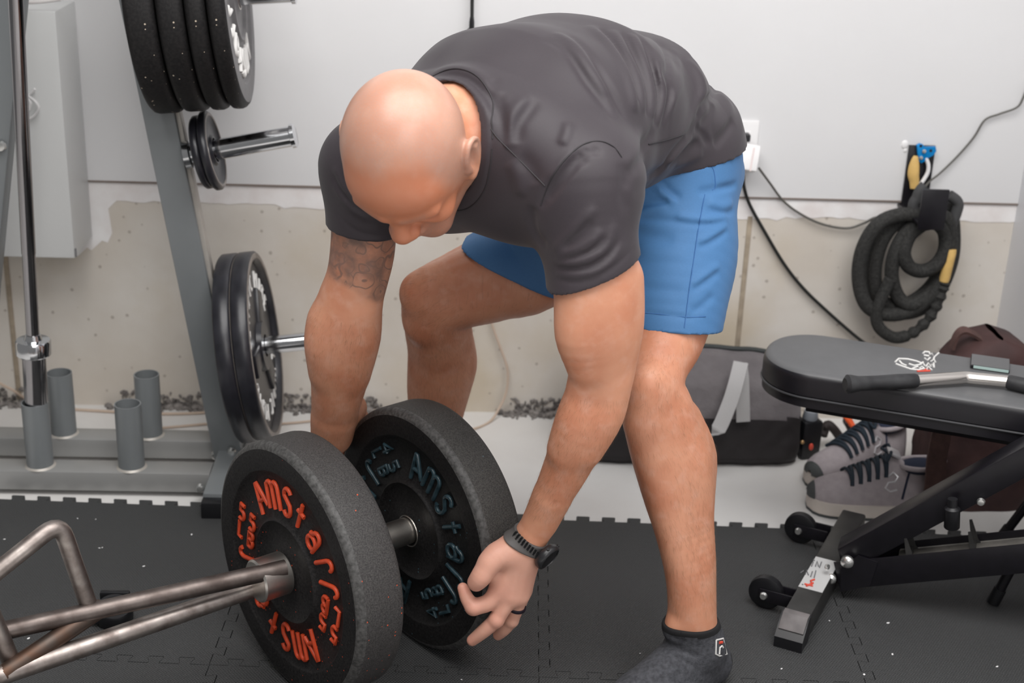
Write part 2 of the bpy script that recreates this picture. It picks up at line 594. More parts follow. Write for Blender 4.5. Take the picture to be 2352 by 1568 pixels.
def world_loc(o):
    p = Vector(o.location)
    while o.parent:
        o = o.parent
        p += o.location
    return p


def link(name, me, m, parent=None, origin=None):
    """link a mesh given in world coordinates (or local, when its root stands at the origin)"""
    o = bpy.data.objects.new(name, me)
    COL.objects.link(o)
    if m is not None:
        me.materials.append(m)
    if parent is not None:
        o.parent = parent
        me.transform(Matrix.Translation(-world_loc(parent)))
    elif len(me.vertices):
        co = np.empty(len(me.vertices) * 3)
        me.vertices.foreach_get('co', co)
        co = co.reshape(-1, 3)
        c = Vector(((co[:, 0].min() + co[:, 0].max()) / 2, (co[:, 1].min() + co[:, 1].max()) / 2, co[:, 2].min()))
        me.transform(Matrix.Translation(-c))
        o.location = c
    return o


def thing(name, label, cat, loc=(0, 0, 0), group=None):
    o = bpy.data.objects.new(name, None)
    COL.objects.link(o)
    o.empty_display_size = 0.05
    o.location = loc
    return tag(o, label, cat, group)


def tag(o, label, cat, group=None):
    o['label'] = label
    o['category'] = cat
    if group:
        o['group'] = group
    return o


def struct(o):
    o['kind'] = 'structure'
    return o

# ------------------------------------------------------------------ the room
WALL = 3.294
ZF = -0.012          # white floor; the foam mats on it are 12 mm thick, their top is z = 0
WRX = 1.374          # right hand wall


def quadmesh(name, pts, m, thick=0.1, nrm=None):
    pass


g = G()
g.box((0.0, 1.0, ZF - 0.03), (5.0, 5.0, 0.06))
struct(g.build('floor', M['floor']))
g = G()
g.box((-0.563, WALL + 0.055, 1.885), (3.874, 0.11, 2.632))
struct(g.build('wall_back', M['drywall']))
g = G()
g.box((-0.563, WALL + 0.06, 0.279), (3.874, 0.112, 0.582))
conc = struct(g.build('wall_lower', M['concrete']))
g = G()
for xs in (-1.068, 0.724):         # board joints left in the cast concrete
    g.box((xs, WALL + 0.003, 0.26), (0.012, 0.004, 0.52), bev=0.001)
struct(g.build('trim_2', mat('joint_stain', (0.40, 0.33, 0.25), 0.9, var=0.3, vscale=30)))
g = G()
g.box((WRX + 0.05, 1.0, 1.6), (0.1, 4.8, 3.3))
struct(g.build('wall_right', M['pillar']))
# painted ledge under the drywall, with a ragged lower edge that runs down beside the box
random.seed(3)
up_, lo_ = [], []
x = -0.86
while x < WRX:
    lo_.append((x, 0.520 + random.uniform(-0.0035, 0.003) - (0.006 if -0.4 < x < 0.8 else 0)))
    x += 0.022
lo_.append((WRX, 0.522))
poly = [(-2.4, 0.566), (-2.4, 0.44), (-0.93, 0.44), (-0.93, 0.385), (-0.895, 0.38), (-0.872, 0.402), (-0.862, 0.395), (-0.835, 0.42), (-0.822, 0.415), (-0.81, 0.44), (-0.815, 0.50)] + [(a, b) for a, b in lo_ if a > -0.80] + [(WRX, 0.566)]
g = G()
g.prism(poly, (0, WALL + 0.0041, 0), (1, 0, 0), (0, 0, 1), 0.0014)
struct(g.build('trim_1', M['trim']))
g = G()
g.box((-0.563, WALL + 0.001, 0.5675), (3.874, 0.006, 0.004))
struct(g.build('trim_3', mat('painted_gap_shade', (0.20, 0.16, 0.14), 0.9)))  # dark strip painted in for the shade of the gap under the drywall

# boxed-in sheet panel high on the left
t = thing('duct_box', 'white sheet-metal box fixed to the wall behind the upright barbell', 'wall box', (-1.15, 3.2, 0.43))
g = G()
g.box((-1.256, 3.21, 0.708), (0.80, 0.168, 0.556), bev=0.004)
g.build('box_body', M['panel'], t)
g = G()
g.tube(spline([PY(48, 10, 3.124), PY(60, 6, 3.12), PY(95, 4, 3.12), PY(140, -2, 3.12)], 5), 0.004, 8)
g.build('plaster_bead', M['trim'], t)
g = G()
g.tube(spline([PY(80, 204, 3.115), PY(70, 214, 3.118), (PY(62, 220, 3.118)), PY(70, 235, 3.112), PY(67, 252, 3.116)], 6), 0.0035, 8)
g.tube(spline([PY(62, 219, 3.118), PY(80, 232, 3.105), PY(89, 248, 3.105), PY(80, 264, 3.112), PY(62, 276, 3.118)], 6), 0.0032, 8)
g.build('cable_tie', M['white_plastic'], t)
g = G()
g.box(PY(174, 580, 3.124), (0.003, 0.004, 0.02))
g.build('seam_slot', M['ink'], t)

# crumbled concrete along the foot of the wall
g = G()
random.seed(11)
ICO = bmesh.new()
bmesh.ops.create_icosphere(ICO, subdivisions=1, radius=1.0)
ICV = [v.co.copy() for v in ICO.verts]
ICF = [[v.index for v in f.verts] for f in ICO.faces]
ICO.free()


def pebble(c, s, st):
    rz = Matrix.Rotation(random.uniform(0, 6), 3, 'Z')
    vs = []
    for v in ICV:
        k = random.uniform(0.75, 1.15)
        vs.append(g.bm.verts.new(Vector(c) + rz @ V(v.x * s * st[0] * k, v.y * s * st[1] * k, v.z * s * st[2] * k)))
    for f in ICF:
        g.bm.faces.new([vs[i] for i in f])


for i in range(1100):
    x = random.uniform(-1.15, 1.34)
    if mnoise.noise(V(x * 3.0, 4.2, 0)) < -0.12:
        continue
    s = random.uniform(0.0025, 0.008) * (1.0 if random.random() < 0.93 else 1.7)
    pebble((x, WALL - abs(random.gauss(0, 0.013)) - 0.003, ZF + s * 0.4), s, (1.3, 1, 0.8))
for i in range(1500):
    x = random.uniform(-1.15, 1.34)
    if mnoise.noise(V(x * 3.0, 4.2, 0)) < -0.05:
        continue
    s = random.uniform(0.003, 0.008)
    pebble((x, WALL + 0.002, ZF + random.random() ** 2 * 0.040), s, (1.5, 0.5, 1))
o = tag(g.build('rubble', M['rubble'], ang=20), 'loose grey concrete crumbs lying along the foot of the wall', 'rubble')
o['kind'] = 'stuff'


def cord(name, pts, r, m, label, cat='cable', n=8, grp=None):
    g = G()
    g.tube(spline(pts, n), r, 8)
    return tag(g.build(name, m), label, cat, grp)


zc = ZF + 0.004
cord('floor_cable', [PY(-40, 850, 3.27), PY(0, 880, 3.27), PY(30, 896, 3.26), PZ(60, 915, zc + .01), PZ(120, 935, zc), PZ(240, 944, zc), PZ(380, 950, zc), PZ(500, 945, zc), PZ(620, 930, zc), PZ(700, 930, zc), PZ(790, 952, zc), PZ(880, 962, zc)], 0.0035, M['cord_beige'], 'beige cable running along the floor behind the grey rack')
cord('floor_cable', [PZ(340, 985, zc), PZ(420, 978, zc), PZ(500, 972, zc), PZ(600, 975, zc), PZ(700, 968, zc), PZ(760, 958, zc), PZ(870, 940, zc)], 0.003, M['cord_beige'], 'beige cable on the floor nearest the rear beam of the rack')
cord('wall_cable', [PY(1105, 640, 3.285), PY(1120, 700, 3.285), PY(1132, 750, 3.285), PY(1150, 800, 3.283), PY(1166, 850, 3.28), PY(1163, 900, 3.275), PY(1146, 938, 3.26), PZ(1125, 968, zc), PZ(1085, 985, zc), PZ(1040, 985, zc)], 0.003, M['cord_beige'], 'thin beige cable drooping down the concrete behind the bent right knee')
cord('power_cord', [PY(1707, 402, 3.262), PY(1709, 430, 3.27), PY(1722, 470, 3.28), PY(1755, 530, 3.284), PY(1800, 605, 3.284), PY(1845, 662, 3.284), PY(1900, 715, 3.282), PY(1965, 772, 3.27), PY(2020, 815, 3.25), PY(2060, 870, 3.24)], 0.0042, M['cord_black'], 'black power cord slanting down the concrete from the wall outlet')
cord('thin_cord', [PY(1743, 386, 3.25), PY(1768, 420, 3.268), PY(1800, 462, 3.283), PY(1840, 492, 3.284), PY(1890, 515, 3.284), PY(1945, 524, 3.284), PY(1985, 512, 3.28), PY(2010, 500, 3.27), PY(2050, 495, 3.26)], 0.003, M['cord_grey'], 'thin grey cord sagging from the charger to the rope hook')
cord('thin_cord', [PY(2362, 190, 3.28), PY(2350, 225, 3.28), PY(2335, 247, 3.28), PY(2295, 262, 3.284), PY(2262, 276, 3.284), PY(2237, 315, 3.284), PY(2200, 358, 3.284), PY(2160, 397, 3.28), PY(2136, 416, 3.27), PY(2122, 432, 3.25)], 0.0026, M['cord_grey'], 'thin grey cord climbing from the rope hook to the right edge')
t = thing('hanging_cord', 'black cord with a plug end hanging above the bent back', 'cord', PY(1084, 74, 3.26))
g = G()
g.tube([PY(1088, -160, 3.27), PY(1085, -40, 3.27), PY(1084, 50, 3.265)], 0.0042, 10)
g.build('cable', M['cord_black'], t)
g = G()
g.lathe([(0, 0), (0.009, 0), (0.010, 0.012), (0.006, 0.016), (0.006, 0.028), (0.0045, 0.04), (0, 0.04)], PY(1083, 80, 3.265), (0, 0, 1), 16)
g.build('plug', M['plastic_black'], t)

# wall outlet and the charger in it
t = thing('wall_outlet', 'white double outlet plate on the wall behind the blue shorts', 'outlet', (0.664, WALL, 0.64))
g = G()
g.box((0.664, WALL - 0.003, 0.697), (0.116, 0.006, 0.116), bev=0.002)
g.build('cover_plate', M['white_plastic'], t)
for xx in (0.641, 0.687):
    g = G()
    g.box((xx, WALL - 0.0065, 0.697), (0.033, 0.003, 0.067), bev=0.001)
    g.build('socket', M['white_plastic'], t)
p = PY(1712, 316, 3.27)
g = G()
g.box((p.x - 0.004, WALL - 0.018, p.z), (0.03, 0.03, 0.018), bev=0.003)
tag(g.build('plug', M['plastic_black']), 'small black plug in the upper socket of the white outlet', 'plug')
t = thing('charger', 'white charger block tilted out of the wall outlet', 'charger', (0.70, 3.25, 0.62))
g = G()
c = (PY(1725, 360, 3.25) + PY(1700, 362, 3.25)) / 2
rot = Matrix.Rotation(R(-18), 3, 'X') @ Matrix.Rotation(R(8), 3, 'Y')
g.box(c, (0.058, 0.035, 0.062), rot, bev=0.004)
g.build('charger_body', M['white_plastic'], t)
g = G()
g.box(c + V(0.012, -0.019, 0.0), (0.004, 0.002, 0.055), rot)
g.build('edge_stripe', mat('pale_pink_line', (0.70, 0.60, 0.59), 0.5), t)
g = G()
g.ball(PY(2078, 332, WALL), 0.009, (1, 0.4, 1.2))
g.ball(PY(2079, 345, WALL), 0.005, (1, 0.5, 1.2))
tag(g.build('wall_anchor', M['white_plastic']), 'white plastic anchor stub in the wall left of the rope hook', 'wall anchor')
o = PY(2, 335, 3.11)
# ------------------------------------------------------------------ foam mats with puzzle edges
ANG = R(-2.7)
MU = V(math.cos(ANG), math.sin(ANG), 0)
MV = V(-math.sin(ANG), math.cos(ANG), 0)
TS = 0.585
O0 = V(0.172, 2.13, 0) - MU * 2 * TS     # corner of the tile grid


def teeth(n, sign, phase=0):
    """dovetail edge from 0 to 1 (x along, y out) with n tabs"""
    pts = [(0, 0)]
    per = 0.945 / n
    d = 0.020 / TS
    for i in range(n):
        a = 0.0275 + (i + 0.5) * per
        hw, tw = per * 0.165, per * 0.26
        s = sign
        pts += [(a - hw - 0.03 * per, 0), (a - hw, s * d * 0.12), (a - tw, s * d * 0.86), (a - tw + 0.03 * per, s * d), (a + tw - 0.03 * per, s * d), (a + tw, s * d * 0.86), (a + hw, s * d * 0.12), (a + hw + 0.03 * per, 0)]
    pts.append((1, 0))
    return pts


TE = teeth(10, 1)
gap = 0.0015


def tile(i, j):
    """tile outline; right and top edges carry tabs, left and bottom edges the matching sockets"""
    o = O0 + MU * (i * TS) + MV * (j * TS)
    out = []
    for (x, y) in TE[:-1]:                       # bottom, sockets (tabs of the tile below poke in)
        out.append((x, y + (gap if True else 0)))
    for (x, y) in TE[:-1]:                       # right
        out.append((1 + y - gap, x))
    for (x, y) in TE[::-1][:-1]:                 # top
        out.append((x, 1 + y - gap))
    for (x, y) in TE[::-1][:-1]:                 # left
        out.append((y + gap, x))
    return [(o + MU * (x * TS) + MV * (y * TS)) for x, y in out]


descr = {(0, 0): 'black foam mat under the bent grey bar handles', (1, 0): 'black foam mat under the orange-lettered plate', (2, 0): 'black foam mat between the ringed hand and the shin', (3, 0): 'black foam mat under the bench ladder beam',
         (0, -1): 'black foam mat at the bottom left corner, below the grey bar', (1, -1): 'black foam mat below the orange-lettered plate, at the lower frame edge', (2, -1): 'black foam mat under the toes of the grey sock', (3, -1): 'black foam mat at the bottom right corner, nearest the camera'}
for (i, j), lab in descr.items():
    P = tile(i, j)
    g = G()
    g.prism([(p.x, p.y) for p in P], (0, 0, ZF), (1, 0, 0), (0, 1, 0), 0.012)
    tag(g.build('foam_mat', M['foam'], ang=20), lab, 'foam mat', 'puzzle mats on the floor')

# lint on the mats
g = G()
random.seed(8)
for px, py in ((178, 1190), (220, 1192), (235, 1257), (440, 1227), (228, 1258), (66, 1465), (1060, 1560), (2040, 1430), (2050, 1502), (1795, 1535), (10, 1238), (1470, 1500), (1560, 1300), (1985, 1548), (1905, 1425), (330, 1300), (2290, 1530), (410, 1340)):
    p = PZ(px, py, 0.0012)
    pebble(p, random.uniform(0.0012, 0.0024), (1.6, 1, 0.5))
o = tag(g.build('lint', M['white_plastic'], ang=20), 'tiny white specks of lint scattered over the black mats', 'lint')
o['kind'] = 'stuff'

# ------------------------------------------------------------------ stroke lettering
def arc(cx, cy, r, a0, a1, n=6, ry=None):
    ry = ry or r
    return [(cx + r * math.cos(R(a0 + (a1 - a0) * k / n)), cy + ry * math.sin(R(a0 + (a1 - a0) * k / n))) for k in range(n + 1)]


GL = {  # strokes on a box 0..w by 0..1
    'A': (0.72, [[(0, -0.1), (0.22, 1.0), (0.28, 1.0), (0.72, 0.1)], [(0.09, 0.36), (0.55, 0.36)]]),
    'm': (0.86, [[(0, 0), (0, 0.9)], [(0, 0.75)] + arc(0.21, 0.75, 0.21, 180, 0) + [(0.43, 0)], [(0.43, 0.75)] + arc(0.64, 0.75, 0.21, 180, 0) + [(0.86, 0)]]),
    'S': (0.58, [arc(0.32, 0.78, 0.24, 20, 180, 6, 0.22) + [(0.08, 0.70)] + [(0.5, 0.42), (0.54, 0.25)] + arc(0.30, 0.2, 0.24, 0, -160, 6, 0.22)]),
    't': (0.5, [[(0.22, 0), (0.22, 1.0)], [(0, 0.62), (0.5, 0.62)]]),
    'a': (0.62, [[(0.62, 0.0), (0.62, 0.6)] + arc(0.38, 0.6, 0.24, 0, 180, 6, 0.24) + [(0.0, 0.5)], arc(0.32, 0.24, 0.30, 0, 360, 12, 0.24)]),
    'f': (0.45, [[(0.05, 0), (0.05, 0.72)] + arc(0.25, 0.72, 0.20, 180, 60, 5, 0.26), [(0.05, 0.5), (0.34, 0.5)]]),
    'l': (0.45, [[(0.1, 0), (0.1, 0.74)] + arc(0.28, 0.74, 0.18, 180, 40, 5, 0.24) + [(0.45, 0.8)]]),
    '5': (0.55, [[(0.52, 1.0), (0.06, 1.0), (0.06, 0.58), (0.34, 0.58)] + arc(0.30, 0.30, 0.24, 80, -90, 6, 0.28) + [(0.02, 0.02)]]),
    '4': (0.6, [[(0.46, 0), (0.46, 1.0), (0.0, 0.35), (0.62, 0.35)]]),
    'L': (0.5, [[(0.05, 1.0), (0.05, 0), (0.5, 0)]]),
    'B': (0.52, [[(0.04, 0), (0.04, 1.0), (0.32, 1.0)] + arc(0.30, 0.76, 0.2, 80, -80, 5, 0.22) + [(0.04, 0.53)], [(0.32, 0.53)] + arc(0.32, 0.27, 0.22, 85, -85, 5, 0.26) + [(0.04, 0)]]),
    'O': (0.6, [arc(0.3, 0.5, 0.28, 0, 360, 12, 0.48)]),
    'Y': (0.6, [[(0, 1), (0.3, 0.5), (0.6, 1)], [(0.3, 0.5), (0.3, 0)]]),
    'M': (0.8, [[(0, 0), (0.05, 1), (0.4, 0.3), (0.75, 1), (0.8, 0)]]),
    'P': (0.55, [[(0.04, 0), (0.04, 1.0), (0.32, 1.0)] + arc(0.30, 0.74, 0.22, 80, -80, 5, 0.25) + [(0.04, 0.5)]]),
    'I': (0.2, [[(0.1, 0), (0.1, 1)]]),
    'C': (0.6, [arc(0.34, 0.5, 0.3, 50, 310, 10, 0.48)]),
    'N': (0.65, [[(0, 0), (0, 1), (0.6, 0), (0.6, 1)]]),
    'D': (0.6, [[(0, 0), (0, 1), (0.2, 1)] + arc(0.2, 0.5, 0.36, 90, -90, 8, 0.5) + [(0, 0)]]),
    'R': (0.6, [[(0, 0), (0, 1), (0.3, 1)] + arc(0.3, 0.75, 0.24, 90, -90, 6, 0.25) + [(0, 0.5)], [(0.28, 0.5), (0.58, 0)]]),
    'E': (0.5, [[(0.5, 1), (0, 1), (0, 0), (0.5, 0)], [(0, 0.5), (0.4, 0.5)]]),
    'T': (0.6, [[(0, 1), (0.6, 1)], [(0.3, 1), (0.3, 0)]]),
}


def glyph(g, ch, o, xa, ya, h, w=1.0, sr=0.003, flat=0.7):
    """one letter centred on o in the plane (xa, ya), height h, as raised strokes"""
    W, st = GL[ch]
    xa, ya = Vector(xa), Vector(ya)
    za = xa.cross(ya)
    for s in st:
        pts = [Vector(o) + xa * ((x - W / 2) * h * w) + ya * ((y - 0.5) * h) for x, y in s]
        q = [pts[0]]
        for p in pts[1:]:
            if (p - q[-1]).length > 1e-4:
                q.append(p)
        g.tube(q, sr, 8, updir=za, radii=None, sx=1.0 / flat if False else 1.0)


def plate_axes(n):
    """right and up on the face of a disc seen from the side its normal points to"""
    n = Vector(n).normalized()
    up = Vector((0, 0, 1))
    up = (up - n * up.dot(n)).normalized()
    return up.cross(n).normalized() , up


def bumper(name, label, c, n, rad, th, mats, root=None, rot0=0.0, number='55', letters=None, group=None):
    """bumper plate: c is the centre of its lettered face, n the outward normal of that face"""
    n = Vector(n).normalized()
    t = thing(name, label, 'weight plate', (c[0], c[1], c[2] - rad), group)
    k = rad / 0.225
    face = [(0.0255, -0.012), (0.0255, 0.0), (0.030, 0.001), (0.034, -0.003), (0.084 * k, -0.005), (0.087 * k, -0.0005), (0.0895 * k, 0.0012), (0.092 * k, -0.0005), (0.096 * k, -0.0065), (0.172 * k, -0.006), (0.175 * k, -0.001), (0.178 * k, 0.0), (0.213 * k, 0.0)]
    g = G()
    g.lathe(face, c, n, 128)
    b0 = g.build('face', mats[0], t, ang=60)
    g = G()
    rim = [(0.213 * k, 0.0), (0.2175 * k, -0.0015), (0.2225 * k, -0.0065), (0.225 * k, -0.013), (0.225 * k, -th + 0.012), (0.2235 * k, -th + 0.006), (0.219 * k, -th + 0.002), (0.213 * k, -th), (0.0255, -th), (0.0255, -0.012)]
    g.lathe(rim, c, n, 128)
    b1 = g.build('rim', mats[1], t, ang=60)
    if th > 0.07:                          # big plates: front edge scuffed, with the bevel's highlight put into the colour
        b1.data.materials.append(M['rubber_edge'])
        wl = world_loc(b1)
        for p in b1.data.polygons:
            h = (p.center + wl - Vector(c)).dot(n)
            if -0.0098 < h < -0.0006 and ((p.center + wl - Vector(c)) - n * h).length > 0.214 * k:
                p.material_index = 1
    g = G()
    g.lathe([(0.0255, -0.014), (0.0275, -0.012), (0.0275, 0.0015), (0.0295, 0.0015), (0.0305, -0.001)], c, n, 48)
    g.build('bushing', M['steel_bright'], t)
    if letters is not None:
        ra, ua = plate_axes(n)
        g = G()
        co = Vector(c) + n * (-0.0045)

        def at(r, a):
            return co + ra * (r * math.cos(R(a))) + ua * (r * math.sin(R(a)))
        for half in (0, 180):
            for ch, a in zip('AmStaff', (125, 106, 87, 69, 49, 29.5, 12.5)):
                aa = a + half + rot0
                ya = ra * math.cos(R(aa)) + ua * math.sin(R(aa))
                xa = ra * math.sin(R(aa)) - ua * math.cos(R(aa))
                glyph(g, 'l' if ch == 'f' else ch, at(0.134 * k, aa), xa, ya, 0.050 * k, 0.82 if ch != 'f' else 1.0, 0.0041, 1)
            aa = -12 + half + rot0
            ya = -(ra * math.sin(R(aa)) - ua * math.cos(R(aa)))
            xa = ra * math.cos(R(aa)) + ua * math.sin(R(aa))
            for sgn in (1, -1):
                pass
            if True:
                yb = -ya
                xb = -xa
                if half:
                    pass
                for row, txt in ((0.5, number), (-0.5, 'LB')):
                    for col, ch in ((-0.5, txt[0]), (0.5, txt[1])):
                        glyph(g, ch, at(0.134 * k, aa) + yb * (row * 0.037) + xb * (col * 0.034), xb, yb, 0.031, 0.9, 0.0036, 1)
        g.build('lettering', letters, t, ang=60)
    return t


AX = V(math.cos(R(36.5)), math.sin(R(36.5)), 0)      # the bar's axis, away from the camera
PN = -AX
N0 = V(-0.268, 2.10, 0.225)
F0 = V(-0.065, 2.2475, 0.225)
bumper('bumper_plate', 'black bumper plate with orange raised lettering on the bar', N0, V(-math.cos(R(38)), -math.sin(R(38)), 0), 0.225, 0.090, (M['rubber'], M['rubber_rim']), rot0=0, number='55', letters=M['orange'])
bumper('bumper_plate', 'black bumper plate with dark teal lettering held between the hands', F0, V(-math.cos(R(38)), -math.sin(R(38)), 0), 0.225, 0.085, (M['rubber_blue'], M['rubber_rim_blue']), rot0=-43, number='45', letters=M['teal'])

# ------------------------------------------------------------------ the trap bar
BZ = 0.225
J0 = N0 + PN * 0.050                                 # where the frame meets the sleeve collar
farj = J0 + V(0.010, 0.014, 0)
nearj = J0 + V(-0.014, -0.020, 0)
ZD, ZL = 0.246, 0.198
fdir = (PZ(0, 1452, ZD) - PZ(600, 1317, ZD)).normalized()
ndir = (PZ(0, 1552, ZL) - PZ(560, 1359, ZL)).normalized()
farj = PZ(655, 1304, ZD)
nearj = PZ(612, 1341, ZL)
t = thing('trap_bar', 'raw steel trap bar with raised handles lying toward the lower left', 'trap bar', (N0.x, N0.y, 0.0))
g = G()
g.lathe([(0, 0), (0.034, 0), (0.037, 0.003), (0.037, 0.052), (0.034, 0.055), (0.0245, 0.055), (0.0245, 0.52), (0.022, 0.523), (0, 0.523)], N0 + PN * 0.055, AX, 48)
g.build('sleeve', M['steel_bright'], t)
far_a, near_a = farj + fdir * 0.60, nearj + ndir * 0.60
far_b, near_b = far_a + (far_a - near_a) * 0.2 + PN * 0.30, near_a - (far_a - near_a) * 0.2 + PN * 0.30
endj = N0 + PN * 1.27
g = G()
g.tube(spline([farj, farj.lerp(far_a, 0.5), far_a, far_b, endj + V(-0.01, 0.01, 0)], 12), 0.0146, 20)
g.build('frame_tube', M['steel_dark'], t)
g = G()
g.tube(spline([nearj, nearj.lerp(near_a, 0.5), near_a, near_b, endj + V(0.01, -0.01, 0)], 12), 0.0156, 20)
g.build('frame_tube', M['steel'], t)
g = G()
g.lathe([(0, 0), (0.034, 0), (0.037, 0.003), (0.037, 0.052), (0.034, 0.055), (0.0245, 0.055), (0.0245, 0.42), (0, 0.42)], endj + AX * 0.03, PN, 48)
g.build('sleeve', M['steel_bright'], t)
rb1, rb2 = PZ(206, 1396, ZD), PZ(28, 1524, ZL)
lean = PY(137, 1197, rb1.y - 0.015) - rb1
up2 = lean + V(0, 0, rb1.z - rb2.z)


def bent(a, b, c, d, r):
    """a-b-c-d with rounded corners at b and c"""
    out = [a]
    for p, q, s in ((a, b, c), (b, c, d)):
        u, v = (p - q).normalized(), (s - q).normalized()
        for k in range(7):
            tt = k / 6
            A, B = q + u * r, q + v * r
            out.append(A * (1 - tt) ** 2 + q * (2 * tt * (1 - tt)) + B * tt ** 2)
    out.append(d)
    return out


g = G()
g.tube(bent(rb1, rb1 + lean, rb2 + lean + V(0, 0, -0.015), rb2, 0.030), 0.0138, 20)
g.build('raised_handle', M['steel'], t, ang=60)
g = G()
g.tube([PZ(236, 1394, ZD - 0.004), PZ(6, 1549, ZL + 0.001)], 0.0146, 20)
g.build('low_handle', M['steel_brown'], t)
off = PN * 0.80
g = G()
r1, r2 = rb1 + off, rb2 + off
g.tube(bent(r1, r1 + V(0.03, 0.022, 0.15), r2 + V(0.03, 0.022, 0.198), r2, 0.030), 0.0138, 20)
g.build('raised_handle', M['steel'], t, ang=60)

# collar clip on the mat behind the bar
t = thing('collar_clip', 'black plastic barbell collar lying on the mat behind the bar', 'barbell collar', PZ(262, 1408, 0.0))
c = PZ(262, 1402, 0.02)
g = G()
g.lathe([(0.024, 0), (0.032, 0.0), (0.034, 0.004), (0.034, 0.030), (0.031, 0.034), (0.024, 0.034)], c - V(0, 0, 0.018), (0.1, -0.25, 1), 32, close=True)
g.build('clamp_ring', M['plastic_black'], t)
g = G()
g.box(c + V(-0.005, 0.034, 0.012), (0.055, 0.012, 0.018), bev=0.003)
g.box(c + V(-0.030, -0.012, -0.002), (0.02, 0.03, 0.024), bev=0.004)
g.build('lever', M['plastic_black'], t)

# ------------------------------------------------------------------ plate and bar rack
def zat(px, py, y):
    return PY(px, py, y).z


t = thing('plate_rack', 'grey-green steel weight plate rack with bar holders against the wall', 'weight rack', (-0.7, 2.95, ZF))
FX = -0.487
g = G()
g.box((FX, 2.935, 0.018), (0.058, 0.43, 0.056), bev=0.003)
g.build('foot_beam', M['rack'], t)
g = G()
g.box((FX + 0.002, 2.712, 0.012), (0.064, 0.036, 0.050), bev=0.004)
g.build('rubber_foot', M['plastic_black'], t)
g = G()
g.box((-1.42, 2.935, 0.018), (0.058, 0.43, 0.056), bev=0.003)
g.build('foot_beam', M['rack'], t)
yf, yr = 2.820, 2.985
g = G()
g.box((-0.966, yf + 0.02, 0.024), (0.90, 0.062, 0.046), bev=0.003)
g.build('cross_beam', M['beam'], t)
g = G()
g.box((-0.966, yr + 0.02, 0.024), (0.90, 0.062, 0.046), bev=0.003)
g.build('cross_beam', M['beam'], t)
for px, py in ((494, 1045), (461, 1120), (532, 1037)):
    g = G()
    y = 2.952 if px == 494 else (2.785 if px == 461 else 2.925)
    p = PY(px, py, y)
    g.lathe([(0, 0.010), (0.007, 0.009), (0.010, 0.004), (0.011, 0), (0, 0)], p, (0, -1, 0), 14)
    g.build('bolt', M['bolt'], t)
for (px, py, y) in ((93, 1066, yf + 0.02), (303, 1073, yf + 0.02), (147, 990, yr + 0.02), (345, 998, yr + 0.02)):
    p = PY(px, py, y)
    b = V(p.x, y, 0.046)
    g = G()
    g.pipe(b, b + V(0, 0, 0.152), 0.0285, 0.0258, 40)
    h = g.build('bar_holder', M['rack'], t)
    g = G()
    g.lathe([(0.0285, 0.004), (0.033, 0.0), (0.0285, 0.0)], b + V(0, 0, 0.001), (0, 0, 1), 32)
    g.build('weld_bead', M['rack_side'], h)
# leaning posts
pb = PY(530, 1046, 2.955)
pt = PY(317, 0, 2.955)
dirp = (pt - pb).normalized()
apex = pb + dirp * 1.75
g = G()
g.bar(pb - dirp * 0.03, apex, 0.066, 0.05, up=(0, -1, 0), bev=0.004)
po = g.build('post', M['rack'], t)
side = V(dirp.z, 0, -dirp.x)
g = G()
g.bar(pb + side * 0.036 + dirp * 0.06, apex + side * 0.036, 0.012, 0.03, up=(0, -1, 0), bev=0.002)
g.build('edge_strip', M['rack_side'], po)  # paler strip that forms the post's right-hand face
pb2 = V(-1.42, 2.955, 0.0)
g = G()
q0, q1 = PY(-20, 470, 2.955), PY(18, 60, 2.955)
d2 = (q1 - q0).normalized()
g.bar(q0 - d2 * 0.62, q0 + d2 * 1.25, 0.062, 0.05, up=(0, -1, 0), bev=0.004)
g.build('post', M['rack'], t)
for py in (335,):
    g = G()
    g.lathe([(0, 0.012), (0.009, 0.010), (0.011, 0.0), (0, 0)], PY(3, py, 2.925), (0, -1, 0), 14)
    g.build('bolt', M['bolt'], t)

PEG = V(0.985, 0, 0.085).normalized()      # the pegs point right and a little up


def peg(base, length, r=0.0215, name='peg'):
    g = G()
    g.lathe([(0, -0.012), (0.03, -0.012), (0.03, 0.0), (r, 0.002), (r, length - 0.012), (r + 0.004, length - 0.010), (r + 0.004, length - 0.002), (r, length), (0, length)], base, PEG, 36)
    return g.build(name, M['chrome'], t)


# middle peg and its two small plates
yb = 2.93
pm = PY(452, 352, yb)
pe = PY(676, 314, yb - 0.01)
PEGM = (pe - pm).normalized()
PEGM = V(PEGM.x, PEGM.y + 0.05, PEGM.z).normalized()
PEG = PEGM
peg(pm - PEGM * 0.012, (pe - pm).length + 0.014)
PEG = V(0.99, -0.01, 0.10).normalized()


